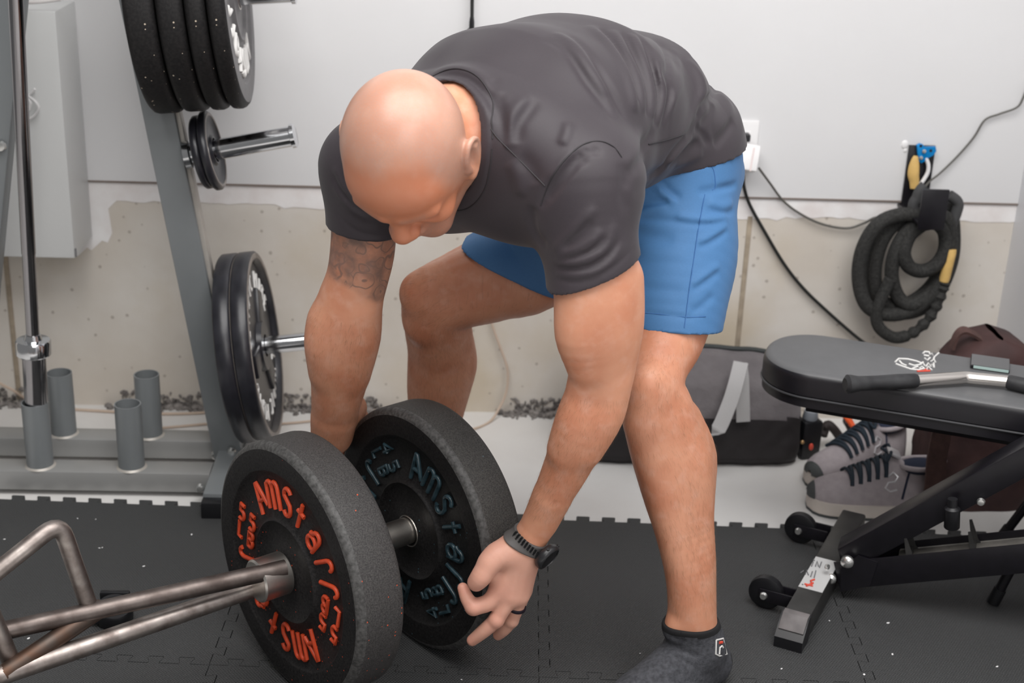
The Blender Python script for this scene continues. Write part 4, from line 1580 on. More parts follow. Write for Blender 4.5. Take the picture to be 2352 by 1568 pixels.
g = G()
a_, b_ = PZ(1940, 958, 0.05), PZ(1962, 982, 0.04)
g.tube([a_, a_.lerp(b_, 0.5) + V(0, 0, 0.003), b_], 0.008, 10, radii=[0.006, 0.009, 0.006])
tag(g.build('plastic_clip', M['orange_item']), 'orange-red plastic stick poking out behind the shoe laces', 'clip')
g = G()
for px, py in ((1826, 1010), (1818, 1048)):
    g.ball(PZ(px, py, ZF + 0.012), 0.014, (1, 0.8, 1))
g.tube(spline([PZ(1830, 985, 0.01), PZ(1826, 1015, 0), PZ(1819, 1050, ZF + .008)], 5), 0.006, 8)
tag(g.build('white_scrap', M['white_plastic']), 'crumpled white plastic scrap between the duffel and the black bottle', 'scrap')

# ------------------------------------------------------------------ trainers
SHW = 0.043


def shoe(toe, heel, label, up0=1.0):
    toe, heel = Vector(toe), Vector(heel)
    d = (toe - heel)
    L = d.length
    d.normalize()
    s = V(-d.y, d.x, 0)
    t = thing('trainer', label, 'shoe', (heel.x, heel.y, ZF), 'pair of lilac grey trainers')
    # sections from heel (0) to toe (1): half width, floor z of upper, crown height, top opening
    st = [(0.00, 0.020, 0.112), (0.04, 0.031, 0.118), (0.12, 0.037, 0.112), (0.22, 0.039, 0.100), (0.32, 0.040, 0.118), (0.40, 0.042, 0.126), (0.50, 0.046, 0.112), (0.62, 0.050, 0.093), (0.74, 0.052, 0.075), (0.85, 0.050, 0.064), (0.93, 0.041, 0.054), (0.985, 0.024, 0.042), (1.0, 0.008, 0.034)]

    def sec(u):
        for a, b in zip(st[:-1], st[1:]):
            if a[0] <= u <= b[0]:
                f = (u - a[0]) / (b[0] - a[0])
                f = f * f * (3 - 2 * f) if False else f
                return a[1] + (b[1] - a[1]) * f, a[2] + (b[2] - a[2]) * f
        return st[-1][1], st[-1][2]

    def pt(u, v):
        hw, hz = sec(u)
        a = math.pi * v
        x = math.cos(a)
        y = math.sin(a)
        x = math.copysign(abs(x) ** 0.8, x)
        y = y ** 0.75
        if u < 0.36:                    # collar: the sides stop short of the crown
            y = min(y, 1.0)
        return heel + d * (u * L) + s * (hw * x * (1 - 0.30 * y * y)) + V(0, 0, 0.022 + (hz - 0.022) * y)

    g = G()
    NU, NV = 40, 24
    g.patch([[pt(i / NU, j / NV) for j in range(NV + 1)] for i in range(NU + 1)])
    g.build('upper', M['shoe'], t, ang=70)
    # midsole and outsole
    out = [heel + d * (u * L) + s * (sec(u)[0] + 0.004) for u in [i / 24 for i in range(25)]]
    out2 = [heel + d * (u * L) - s * (sec(u)[0] + 0.004) for u in [i / 24 for i in range(25)]]
    ring = out + out2[::-1]
    g = G()
    g.prism([(p.x, p.y) for p in ring][::-1], (0, 0, ZF + 0.006), (1, 0, 0), (0, 1, 0), 0.030, bev=0.003)
    g.build('midsole', M['shoe_sole'], t, ang=50)
    g = G()
    g.prism([(p.x, p.y) for p in ring][::-1], (0, 0, ZF), (1, 0, 0), (0, 1, 0), 0.007)
    g.build('outsole', M['shoe_dark'], t)
    # dark toe bumper
    g = G()
    g.patch([[pt(u, v) + (d * 0.003 + V(0, 0, -0.002)) for v in [j / 16 * 0.5 - 0.02 if False else 0.02 + j / 16 * 0.96 for j in range(17)]] for u in (0.945, 0.965, 0.985, 1.0)])
    g.build('toe_cap', M['shoe_dark'], t, ang=70)
    # foot opening
    g = G()
    oc = heel + d * (0.17 * L) + V(0, 0, 0.106)
    rot = Matrix((d, s, V(0, 0, 1))).transposed() @ Matrix.Rotation(R(4), 3, 'Y')
    g.ball(oc, 1.0, (0.17 * L, 0.030, 0.016), rot, seg=24)
    g.build('lining', M['lining'], t)
    g = G()
    ringp = [oc + rot @ V(0.175 * L * math.cos(a), 0.0315 * math.sin(a), 0.006 + 0.010 * max(0, -math.cos(a)) ** 2) for a in [k / 28 * 2 * math.pi for k in range(28)]]
    g.tube(ringp, 0.006, 8, closed=True)
    g.build('collar', M['shoe'], t)
    # tongue tab and heel line
    g = G()
    g.box(heel + d * (0.385 * L) + V(0, 0, 0.134), (0.03, 0.036, 0.008), Matrix((d, s, V(0, 0, 1))).transposed() @ Matrix.Rotation(R(-25), 3, 'Y'), bev=0.003)
    g.build('tongue_tab', M['shoe_shine'], t)
    # laces
    g = G()
    for k in range(5):
        u = 0.44 + k * 0.062
        S = [pt(u, v) + V(0, 0, 0.005) for v in (0.18, 0.3, 0.42, 0.5, 0.58, 0.7, 0.82)]
        g.tube(spline(S, 3), 0.0045, 8)
        S = [pt(u + (v - 0.2) * 0.09, v) + V(0, 0, 0.006) for v in (0.22, 0.36, 0.5, 0.64, 0.78)]
        g.tube(spline(S, 3), 0.0038, 8)
    bw = pt(0.42, 0.5) + V(0, 0, 0.008)
    for sg in (1, -1):
        g.tube(spline([bw, bw + s * (0.02 * sg) + V(0, 0, 0.012), bw + s * (0.036 * sg) + d * 0.01 + V(0, 0, -0.004), bw + s * (0.018 * sg) + d * 0.008, bw], 4), 0.0036, 8)
    g.build('laces', M['lace'], t)
    g = G()
    for sg in (0.04, 0.96):
        g.tube([pt(0.30 - 0.05 * (k / 6), sg + (0.36 * (k / 6)) * (1 if sg < 0.5 else -1)) for k in range(7)], 0.0028, 8)
    g.build('heel_line', M['lining'], t)
    # S mark on both flanks
    for sg in (1, -1):
        g = G()

        def mk(u, v):
            vv = v if sg > 0 else 1 - v
            q = pt(u, vv)
            return q + s * (0.0012 * (1 if sg > 0 else -1)) * 1.0
        g.tube([mk(0.43, 0.20), mk(0.39, 0.24), mk(0.35, 0.21), mk(0.37, 0.16), mk(0.42, 0.15), mk(0.44, 0.11), mk(0.40, 0.08), mk(0.35, 0.10)], 0.0022, 6)
        g.build('side_mark', M['shoe_shine'], t)
    return t


shoe(PZ(1852, 1150, 0.0), PZ(2150, 1172, 0.0), 'lilac grey trainer nearest the bench foot, navy laces, side mark showing')
shoe(PZ(1858, 1108, 0.0), PZ(2062, 1062, 0.0), 'lilac grey trainer behind its twin, with its dark foot opening facing up')

# ------------------------------------------------------------------ brown backpack
t = thing('backpack', 'dark brown backpack with yellow piping behind the bench, against the wall', 'backpack', (1.2, 2.86, ZF))
bx0, bx1, by0, by1, bz1 = 1.085, 1.345, 2.80, 3.04, 0.375


def bp(u, v):
    a = 2 * math.pi * v
    ex = math.copysign(abs(math.cos(a)) ** 0.6, math.cos(a))
    ey = math.copysign(abs(math.sin(a)) ** 0.6, math.sin(a))
    k = 1.0 if u < 0.55 else math.sqrt(max(0.0, 1 - ((u - 0.55) / 0.45) ** 2.2))
    k = max(k, 0.03)
    k *= 0.93 + 0.07 * min(1, u * 8)
    x = (bx0 + bx1) / 2 + ex * (bx1 - bx0) / 2 * k
    y = (by0 + by1) / 2 + ey * (by1 - by0) / 2 * (0.55 + 0.45 * k) * (1 - 0.25 * u)
    z = ZF + (bz1 - ZF) * u
    w = 0.008 * mnoise.noise(V(x * 12, y * 12, z * 12)) + 0.004 * mnoise.noise(V(x * 30, y * 30, z * 30))
    return V(x + ex * w, y + ey * w, z)


g = G()
g.patch([[bp(i / 30, j / 48) for j in range(49)] for i in range(31)])
bmesh.ops.remove_doubles(g.bm, verts=g.bm.verts, dist=1e-5)
g.build('pack_body', M['brown'], t, ang=80)
g = G()
g.ribbon(spline([PL(2165, 985, (1.1, 2.725, 0), (0, 1, 0)), PL(2152, 1050, (1.1, 2.715, 0), (0, 1, 0)), PL(2146, 1120, (1.1, 2.715, 0), (0, 1, 0)), PL(2140, 1165, (1.1, 2.735, 0), (0, 1, 0))], 5), 0.042, 0.008, (1, 0, 0.1))
g.build('side_strap', M['brown_strap'], t)
g = G()
S = [PY(2186, 800, 2.90), PY(2196, 772, 2.90), PY(2215, 758, 2.90), PY(2245, 772, 2.90), PY(2268, 795, 2.90), PY(2280, 822, 2.90)]
g.ribbon(spline(S, 5), 0.022, 0.006, (0, 1, 0.3))
g.build('grab_handle', M['brown_strap'], t)
g = G()
g.tube([bp(0.06 + 0.9 * k / 20, 0.93) + V(0.003, -0.002, 0) for k in range(21)], 0.0055, 8)
g.build('yellow_piping', M['yellow'], t)

# ------------------------------------------------------------------ the man: implicit surfaces, polygonised into one mesh each
def A3(v):
    return np.array([v[0], v[1], v[2]], dtype=np.float64)


def smin(a, b, k):
    if k <= 0:
        return np.minimum(a, b)
    h = np.maximum(k - np.abs(a - b), 0.0) / k
    return np.minimum(a, b) - h * h * k * 0.25


def smax(a, b, k):
    return -smin(-a, -b, k)


class Prim:
    """f(P) with a bounding box, so that far points can be skipped"""

    def __init__(self, f, lo, hi):
        self.f, self.lo, self.hi = f, np.array(lo), np.array(hi)


def cone(a, b, r1, r2=None):
    a, b = A3(a), A3(b)
    r2 = r1 if r2 is None else r2
    ba = b - a
    bb = max(ba @ ba, 1e-12)
    m = max(r1, r2)

    def f(P):
        t = np.clip(((P - a) @ ba) / bb, 0, 1)
        return np.linalg.norm(P - a - t[:, None] * ba, axis=1) - (r1 + (r2 - r1) * t)
    return Prim(f, np.minimum(a, b) - m, np.maximum(a, b) + m)


def ell(c, r, rot=None):
    """ellipsoid; rot is a 3x3 array whose columns are its axes"""
    c = A3(c)
    r = np.array(r, float)
    Q = np.eye(3) if rot is None else np.array(rot, float)

    def f(P):
        q = (P - c) @ Q
        k0 = np.linalg.norm(q / r, axis=1)
        k1 = np.linalg.norm(q / (r * r), axis=1) + 1e-9
        return np.where(k0 < 1e-6, -r.min(), k0 * (k0 - 1.0) / k1)
    m = r.max()
    return Prim(f, c - m, c + m)


def chain(pts, rs, flat=None, fdir=None, n=5):
    """smooth tapering limb through points with radii; flat<1 squeezes it along fdir"""
    P0 = [A3(p) for p in pts]
    S, RS = [], []
    for i in range(len(P0) - 1):
        p0, p1, p2, p3 = P0[max(i - 1, 0)], P0[i], P0[i + 1], P0[min(i + 2, len(P0) - 1)]
        q0, q1, q2, q3 = rs[max(i - 1, 0)], rs[i], rs[i + 1], rs[min(i + 2, len(rs) - 1)]
        for k in range(n):
            t = k / n
            cr = lambda a, b, c, d: 0.5 * ((2 * b) + (c - a) * t + (2 * a - 5 * b + 4 * c - d) * t * t + (3 * b - a - 3 * c + d) * t ** 3)
            S.append(cr(p0, p1, p2, p3))
            RS.append(cr(q0, q1, q2, q3))
    S.append(P0[-1])
    RS.append(rs[-1])
    S, RS = np.array(S), np.array(RS)
    fd = None if fdir is None else A3(Vector(fdir).normalized())

    def f(P):
        d = np.full(len(P), 1e3)
        for i in range(len(S) - 1):
            a, ba = S[i], S[i + 1] - S[i]
            bb = max(ba @ ba, 1e-12)
            t = np.clip(((P - a) @ ba) / bb, 0, 1)
            w = P - a - t[:, None] * ba
            if fd is not None:
                c = w @ fd
                w = w + (c * (1.0 / flat - 1.0))[:, None] * fd
            d = np.minimum(d, np.linalg.norm(w, axis=1) - (RS[i] + (RS[i + 1] - RS[i]) * t))
        return d
    m = RS.max()
    return Prim(f, S.min(0) - m, S.max(0) + m)


def loft(st, ex=2.3):
    """trunk: stations (centre, half width, half depth, left vector, back vector)"""
    C0 = np.array([A3(s[0]) for s in st])
    Wd = np.array([s[1] for s in st])
    Dp = np.array([s[2] for s in st])
    Lv = np.array([A3(Vector(s[3]).normalized()) for s in st])
    Bv = np.array([A3(Vector(s[4]).normalized()) for s in st])

    def f(P):
        out = np.full(len(P), 1e3)
        for i in range(len(st) - 1):
            a, ba = C0[i], C0[i + 1] - C0[i]
            bb = ba @ ba
            tr = ((P - a) @ ba) / bb
            t = np.clip(tr, 0, 1)
            w = P - a - t[:, None] * ba
            L = Lv[i] + (Lv[i + 1] - Lv[i]) * t[:, None]
            B = Bv[i] + (Bv[i + 1] - Bv[i]) * t[:, None]
            hw = Wd[i] + (Wd[i + 1] - Wd[i]) * t
            hd = Dp[i] + (Dp[i + 1] - Dp[i]) * t
            x = np.abs((w * L).sum(1)) / hw
            y = np.abs((w * B).sum(1)) / hd
            z = np.abs(tr - t) * math.sqrt(bb) / (hd * 0.9)
            q = (x ** ex + y ** ex + z ** ex) ** (1 / ex)
            out = smin(out, (q - 1) * np.minimum(hw, hd), 0.012)
        return out
    m = max(Wd.max(), Dp.max())
    return Prim(f, C0.min(0) - m, C0.max(0) + m)


class Field:
    """smooth union of primitives in groups"""

    def __init__(self):
        self.items = []          # (prim, k)

    def add(self, p, k=0.01):
        self.items.append((p, k, 1))
        return self

    def sub(self, p, k=0.006):
        self.items.append((p, k, -1))
        return self

    def __call__(self, P, pad=0.06):
        d = np.full(len(P), 0.5)
        plo, phi = P.min(0), P.max(0)
        for p, k, s in self.items:
            pd_ = pad + k
            if np.any(plo > p.hi + pd_) or np.any(phi < p.lo - pd_):
                continue
            m = np.all((P > p.lo - pd_) & (P < p.hi + pd_), axis=1)
            if not m.any():
                continue
            v = p.f(P[m])
            d[m] = smin(d[m], v, k) if s > 0 else smax(d[m], -v, k)
        return d

    def box(self):
        lo = np.min([p.lo for p, k, s in self.items if s > 0], axis=0)
        hi = np.max([p.hi for p, k, s in self.items if s > 0], axis=0)
        return lo, hi


def axis_pts(lo, hi, h, fine=()):
    """grid lines from lo to hi with spacing h, closer together inside the given ranges (a, b, spacing)"""
    x, out = lo, [lo]
    while x < hi:
        st = h
        for a, b, hf in fine:
            if a - 0.5 * h < x < b:
                st = hf
        x += st
        out.append(x)
    return np.array(out)


def polygonise(fn, lo, hi, h, B=8, slack=0.004, fine=None):
    """surface nets on a block-sparse grid; returns vertices and quads"""
    AXS = []
    for i in range(3):
        ax = axis_pts(lo[i] - 3 * h, hi[i] + 3 * h, h, fine[i] if fine else ())
        while (len(ax) - 1) % B:
            ax = np.append(ax, ax[-1] + h)
        AXS.append(ax)
    N = np.array([len(a_) for a_ in AXS])
    n = (N - 1) // B
    D = np.full(tuple(N), 1.0, np.float32)
    bi = np.stack(np.meshgrid(*[np.arange(k) for k in n], indexing='ij'), -1).reshape(-1, 3)
    b0 = np.stack([AXS[i][bi[:, i] * B] for i in range(3)], 1)
    b1 = np.stack([AXS[i][bi[:, i] * B + B] for i in range(3)], 1)
    dc = fn((b0 + b1) / 2, 0.12)
    near = np.abs(dc) < np.linalg.norm(b1 - b0, axis=1) * 0.5 * 1.08 + slack
    for b, d in zip(bi[~near], dc[~near]):
        if d < 0:
            D[b[0] * B:b[0] * B + B + 1, b[1] * B:b[1] * B + B + 1, b[2] * B:b[2] * B + B + 1] = -1.0
    off = np.stack(np.meshgrid(*[np.arange(B + 1)] * 3, indexing='ij'), -1).reshape(-1, 3)
    nb = bi[near]
    CH = 400
    for s in range(0, len(nb), CH):
        q = nb[s:s + CH]
        idx = (q[:, None, :] * B + off[None]).reshape(-1, 3)
        P = np.stack([AXS[i][idx[:, i]] for i in range(3)], 1)
        D[idx[:, 0], idx[:, 1], idx[:, 2]] = fn(P, 0.06).astype(np.float32)
    S = D < 0
    c = S[:-1, :-1, :-1].astype(np.int8)
    tot = np.zeros(c.shape, np.int8)
    for a in (0, 1):
        for b in (0, 1):
            for e in (0, 1):
                tot += S[a:a + N[0] - 1, b:b + N[1] - 1, e:e + N[2] - 1]
    mix = (tot > 0) & (tot < 8)
    cells = np.argwhere(mix)
    vid = np.full(mix.shape, -1, np.int32)
    vid[mix] = np.arange(len(cells))
    acc = np.zeros((len(cells), 3))
    cnt = np.zeros(len(cells))
    corners = [(0, 0, 0), (1, 0, 0), (0, 1, 0), (1, 1, 0), (0, 0, 1), (1, 0, 1), (0, 1, 1), (1, 1, 1)]
    vals = {k: D[cells[:, 0] + k[0], cells[:, 1] + k[1], cells[:, 2] + k[2]] for k in corners}
    for i, a in enumerate(corners):
        for b in corners[i + 1:]:
            if sum(abs(a[j] - b[j]) for j in range(3)) != 1:
                continue
            va, vb = vals[a], vals[b]
            m = (va < 0) != (vb < 0)
            t = np.where(m, va / np.where(m, va - vb, 1), 0)
            p = np.array(a)[None] + t[:, None] * (np.array(b) - np.array(a))[None]
            acc[m] += p[m]
            cnt[m] += 1
    fr = acc / cnt[:, None]
    verts = np.stack([AXS[i][cells[:, i]] + fr[:, i] * (AXS[i][cells[:, i] + 1] - AXS[i][cells[:, i]]) for i in range(3)], 1)
    quads = []
    for ax in range(3):
        sl0 = [slice(1, -1)] * 3
        sl1 = [slice(1, -1)] * 3
        sl0[ax] = slice(0, -1)
        sl1[ax] = slice(1, None)
        a, b = S[tuple(sl0)], S[tuple(sl1)]
        e = np.argwhere(a != b)
        base = e.copy()
        for j in range(3):
            if j != ax:
                base[:, j] += 1
        u, w = [j for j in range(3) if j != ax]
        inside = S[base[:, 0], base[:, 1], base[:, 2]]

        def q(du, dw):
            z = base.copy()
            z[:, u] -= du
            z[:, w] -= dw
            return vid[z[:, 0], z[:, 1], z[:, 2]]
        f = np.stack([q(0, 0), q(1, 0), q(1, 1), q(0, 1)], 1)
        flip = inside if ax != 1 else ~inside
        f[~flip] = f[~flip][:, ::-1]
        quads.append(f)
    return verts, np.concatenate(quads)


def relax(v, q, it=2, w=0.5):
    """even out the grid steps along sharp edges"""
    e = np.concatenate([q[:, [0, 1]], q[:, [1, 2]], q[:, [2, 3]], q[:, [3, 0]]])
    cnt = np.bincount(e[:, 0], minlength=len(v)) + np.bincount(e[:, 1], minlength=len(v))
    for _ in range(it):
        acc = np.stack([np.bincount(e[:, 0], v[e[:, 1], i], len(v)) + np.bincount(e[:, 1], v[e[:, 0], i], len(v)) for i in range(3)], 1)
        v = v + w * (acc / np.maximum(cnt, 1)[:, None] - v)
    return v


def grad(fn, P, e=0.0015):
    g = np.stack([fn(P + np.eye(3)[i] * e) - fn(P - np.eye(3)[i] * e) for i in range(3)], 1)
    return g / (np.linalg.norm(g, axis=1)[:, None] + 1e-12)


def mesh_from(name, verts, quads, m, parent, attrs=None):
    me = bpy.data.meshes.new(name)
    me.vertices.add(len(verts))
    me.vertices.foreach_set('co', verts.astype(np.float32).ravel())
    me.loops.add(len(quads) * 4)
    me.loops.foreach_set('vertex_index', quads.astype(np.int32).ravel())
    me.polygons.add(len(quads))
    me.polygons.foreach_set('loop_start', np.arange(0, len(quads) * 4, 4, dtype=np.int32))
    me.polygons.foreach_set('use_smooth', np.ones(len(quads), bool))
    me.update(calc_edges=True)
    for k, v in (attrs or {}).items():
        at = me.attributes.new(k, 'FLOAT', 'POINT')
        at.data.foreach_set('value', v.astype(np.float32))
    return link(name, me, m, parent)


def march(fn, px, py, t0=1.2, t1=3.2):
    """where the viewing ray of a pixel first meets a field"""
    r = ray(px, py).normalized()
    o, d = A3(CAM), A3(r)
    t = t0
    for i in range(160):
        v = float(fn((o + d * t)[None], 0.5)[0])
        if v < 0.0006:
            return Vector(o + d * t)
        t += max(v * 0.7, 0.001)
        if t > t1:
            return None
    return Vector(o + d * t)


# ---- pose: joints in metres
BEND = PY
# left leg (the nearer one)
legL_px = [((1545, 560), 2.335, 0.100), ((1535, 680), 2.27, 0.084), ((1528, 770), 2.215, 0.0665), ((1508, 835), 2.175, 0.0545), ((1501, 890), 2.145, 0.0510), ((1511, 940), 2.145, 0.0585), ((1527, 1000), 2.15, 0.0640), ((1545, 1060), 2.15, 0.0660), ((1558, 1130), 2.145, 0.0605), ((1570, 1200), 2.135, 0.0520), ((1585, 1290), 2.12, 0.0445), ((1591, 1360), 2.11, 0.0405), ((1592, 1430), 2.105, 0.0415), ((1600, 1478), 2.11, 0.0430)]
HL = V(0.370, 2.40, 0.86)
HR = V(0.260, 2.545, 0.86)
legL = [HL] + [PY(p[0], p[1], y) for p, y, r in legL_px]
legLr = [0.108] + [r for p, y, r in legL_px]
legR_px = [((1245, 585), 2.56, 0.092), ((1140, 635), 2.545, 0.084), ((1060, 665), 2.535, 0.074), ((1008, 692), 2.535, 0.0690), ((1006, 745), 2.56, 0.0650), ((1013, 800), 2.59, 0.0655), ((1013, 845), 2.605, 0.0665), ((1007, 895), 2.615, 0.0625), ((1001, 960), 2.62, 0.0530), ((996, 1040), 2.63, 0.0440), ((994, 1110), 2.64, 0.0430)]
legR = [HR] + [PY(p[0], p[1], y) for p, y, r in legR_px]
legRr = [0.105] + [r for p, y, r in legR_px]
# arms
SHL = PY(1340, 432, 2.02)
SHR = PY(848, 392, 2.30)
armL_px = [((1356, 560), 1.995, 0.0640), ((1369, 660), 1.985, 0.0625), ((1375, 740), 1.985, 0.0590), ((1380, 800), 1.99, 0.0530), ((1381, 850), 1.995, 0.0475), ((1373, 900), 2.0, 0.0425), ((1355, 950), 2.0, 0.0430), ((1331, 1005), 2.005, 0.0415), ((1300, 1075), 2.022, 0.0368), ((1268, 1140), 2.034, 0.0313), ((1242, 1195), 2.046, 0.0282)]
armL = [SHL] + [PY(p[0], p[1], y) for p, y, r in armL_px]
armLr = [0.072] + [r for p, y, r in armL_px]
armR_px = [((838, 500), 2.30, 0.0560), ((832, 580), 2.305, 0.0545), ((820, 640), 2.31, 0.0530), ((804, 690), 2.315, 0.0555), ((795, 730), 2.32, 0.0590), ((790, 765), 2.325, 0.0595), ((786, 810), 2.33, 0.0560), ((781, 860), 2.34, 0.0515), ((774, 910), 2.35, 0.0460), ((767, 960), 2.365, 0.0400), ((763, 1000), 2.38, 0.0360)]
armR = [SHR] + [PY(p[0], p[1], y) for p, y, r in armR_px]
armRr = [0.066] + [r for p, y, r in armR_px]

# trunk
LT = V(0.66, -0.75, 0)
ST = [
    (V(0.325, 2.482, 0.850), 0.165, 0.112, V(0.62, -0.785, 0), V(0.35, 0.28, 0.9)),
    (V(0.304, 2.444, 0.915), 0.163, 0.116, V(0.62, -0.785, 0), V(0.30, 0.22, 0.93)),
    (V(0.255, 2.385, 0.962), 0.165, 0.122, V(0.65, -0.76, 0), V(0.08, 0.06, 1)),
    (V(0.185, 2.300, 0.980), 0.184, 0.136, V(0.68, -0.73, 0.03), V(-0.05, -0.02, 1)),
    (V(0.110, 2.215, 0.970), 0.202, 0.140, V(0.71, -0.70, 0.05), V(-0.14, -0.10, 1)),
    (V(0.055, 2.150, 0.948), 0.190, 0.116, V(0.735, -0.675, 0.06), V(-0.22, -0.16, 1)),
]
NK0 = V(0.035, 2.125, 0.965)

# head frame
r_cam = np.array([[RT.x, UP.x, -FW.x], [RT.y, UP.y, -FW.y], [RT.z, UP.z, -FW.z]])   # camera axes (right, up, back) in the world
hu = A3(r_cam @ np.array([-0.25, 0.10, 0.95]))
hu /= np.linalg.norm(hu)
hf = r_cam @ np.array([-0.20, -0.97, 0.12])
hf = hf - hu * (hf @ hu)
hf /= np.linalg.norm(hf)
hl = np.cross(hu, hf) * -1.0
hl = np.cross(hf, hu) * -1.0
if hl @ A3(RT) < 0:
    hl = -hl
HQ = np.stack([hl, hf, hu], 1)      # columns: the head's left, front, up
HS = 1.05
HC = A3(PY(934, 344, 1.985))


def hp_(x, y, z):
    return HC + HQ @ (np.array([x, y, z]) * HS)


def hrot(ax, deg):
    return HQ @ np.array(Matrix.Rotation(R(deg), 3, ax))


def head_field(F):
    s = HS
    F.add(ell(hp_(0, -0.009, 0.022), np.array([0.0830, 0.0935, 0.087]) * s, HQ), 0.02)
    F.add(ell(hp_(0, 0.020, -0.020), np.array([0.0715, 0.074, 0.078]) * s, HQ), 0.03)
    F.add(ell(hp_(0, 0.052, 0.022), np.array([0.062, 0.042, 0.045]) * s, HQ), 0.02)
    for sg in (1, -1):
        F.add(cone(hp_(sg * 0.054, 0.000, -0.070), hp_(sg * 0.026, 0.070, -0.104), 0.022 * s, 0.020 * s), 0.03)
        F.add(cone(hp_(sg * 0.058, -0.002, -0.066), hp_(sg * 0.060, 0.004, -0.030), 0.018 * s, 0.02 * s), 0.025)
        F.add(ell(hp_(sg * 0.046, 0.064, -0.040), np.array([0.021, 0.021, 0.018]) * s, HQ), 0.02)
        F.add(cone(hp_(sg * 0.012, 0.090, 0.004), hp_(sg * 0.051, 0.074, 0.001), 0.0130 * s, 0.0115 * s), 0.010)
    F.add(cone(hp_(0.014, 0.076, -0.108), hp_(-0.014, 0.076, -0.108), 0.021 * s), 0.025)
    F.add(ell(hp_(0, 0.070, -0.075), np.array([0.034, 0.030, 0.030]) * s, HQ), 0.02)
    for sg in (1, -1):
        F.sub(ell(hp_(sg * 0.036, 0.094, -0.020), np.array([0.026, 0.022, 0.0145]) * s, HQ), 0.006)
        F.add(ell(hp_(sg * 0.033, 0.069, -0.019), np.array([0.0145, 0.0145, 0.0125]) * s, HQ), 0.003)
        F.sub(cone(hp_(sg * 0.021, 0.0855, -0.0215), hp_(sg * 0.043, 0.0820, -0.0215), 0.0020 * s), 0.002)
    # nose
    F.add(cone(hp_(0, 0.083, -0.002), hp_(0, 0.107, -0.040), 0.0105 * s, 0.0130 * s), 0.014)
    F.add(ell(hp_(0, 0.109, -0.046), np.array([0.0155, 0.0135, 0.0130]) * s, HQ), 0.010)
    for sg in (1, -1):
        F.add(ell(hp_(sg * 0.0135, 0.101, -0.051), np.array([0.0095, 0.012, 0.0095]) * s, HQ), 0.007)
        F.sub(ell(hp_(sg * 0.0065, 0.108, -0.060), np.array([0.004, 0.006, 0.005]) * s, HQ), 0.003)
    # lips
    for z, r, y in ((-0.0725, 0.0066, 0.1020), (-0.0830, 0.0074, 0.1000)):
        F.add(cone(hp_(-0.017, y - 0.006, z), hp_(0, y, z), r * 0.7 * s, r * s), 0.006)
        F.add(cone(hp_(0.017, y - 0.006, z), hp_(0, y, z), r * 0.7 * s, r * s), 0.006)
    F.sub(cone(hp_(-0.022, 0.1015, -0.0776), hp_(0.022, 0.1015, -0.0776), 0.0024 * s), 0.003)
    # ears
    for sg in (1, -1):
        rot = hrot('Z', sg * 9) @ np.array(Matrix.Rotation(R(26), 3, 'X'))
        es = s * 1.08
        ec = np.array([sg * 0.0855, -0.004, -0.014])

        def ep(x, y, z):
            return HC + (HQ @ (ec * s)) + rot @ (np.array([x, y, z]) * es)
        F.add(ell(ep(0, 0, 0), np.array([0.0085, 0.0175, 0.030]) * es, rot), 0.008)
        F.sub(ell(ep(sg * 0.0085, 0.002, 0.002), np.array([0.0075, 0.0105, 0.020]) * es, rot), 0.004)
        pr = [(0.012, -0.012), (0.016, 0.004), (0.013, 0.020), (0.004, 0.030), (-0.008, 0.029), (-0.0165, 0.018), (-0.0175, 0.003), (-0.012, -0.014), (-0.004, -0.026)]
        F.add(chain([ep(sg * 0.0045, y_, z_) for y_, z_ in pr], [0.0034 * es] * len(pr), n=4), 0.006)
        F.add(cone(ep(sg * 0.003, -0.006, -0.012), ep(sg * 0.004, -0.010, 0.014), 0.0036 * es), 0.004)
        F.add(ell(ep(sg * 0.002, 0.003, -0.029), np.array([0.0058, 0.0075, 0.0085]) * es, rot), 0.005)
        F.add(ell(ep(sg * 0.003, 0.014, -0.006), np.array([0.004, 0.005, 0.006]) * es, rot), 0.004)


# ---- left hand, back of it toward the camera
def hy(px, py, y):
    return PY(px, py, y + 0.028)


HWR = armL[-1]
handL = Field()
wr = hy(1203, 1250, 2.022)
mc = {'i': hy(1150, 1352, 2.010), 'm': hy(1172, 1368, 2.008), 'r': hy(1192, 1368, 2.014), 'p': hy(1203, 1352, 2.030)}
handL.add(chain([armL[-2], armL[-1], hy(1212, 1243, 2.022), hy(1196, 1275, 2.022)], [0.031, 0.0285, 0.0285, 0.027], n=3), 0.01)
for k, r0, r1, cx_, cy_ in (('i', 0.019, 0.0165, 1180, 1262), ('m', 0.019, 0.0165, 1190, 1262), ('r', 0.019, 0.0155, 1202, 1265), ('p', 0.018, 0.0140, 1213, 1270)):
    handL.add(cone(hy(cx_, cy_, 2.022), mc[k], r0, r1), 0.018)
# thumb: metacarpal out of the palm's edge, then two phalanges
th = [hy(1172, 1262, 2.016), hy(1142, 1276, 2.004), hy(1124, 1292, 1.996), hy(1106, 1322, 1.988), hy(1094, 1337, 1.990)]
handL.add(chain(th[:3], [0.023, 0.0225, 0.0185], n=4), 0.016)
handL.add(chain(th[2:], [0.0180, 0.0175, 0.0150], n=4), 0.006)
handL.add(cone(hy(1128, 1318, 2.010), hy(1152, 1330, 2.014), 0.012, 0.016), 0.014)
# index: curled, its tip coming back up to the thumb
handL.add(chain([mc['i'], hy(1122, 1383, 2.000), hy(1088, 1393, 1.997)], [0.0160, 0.0145, 0.0138], n=4), 0.010)
handL.add(chain([hy(1086, 1393, 1.997), hy(1073, 1374, 2.004), hy(1063, 1350, 2.012)], [0.0132, 0.0116, 0.0092], n=4), 0.003)
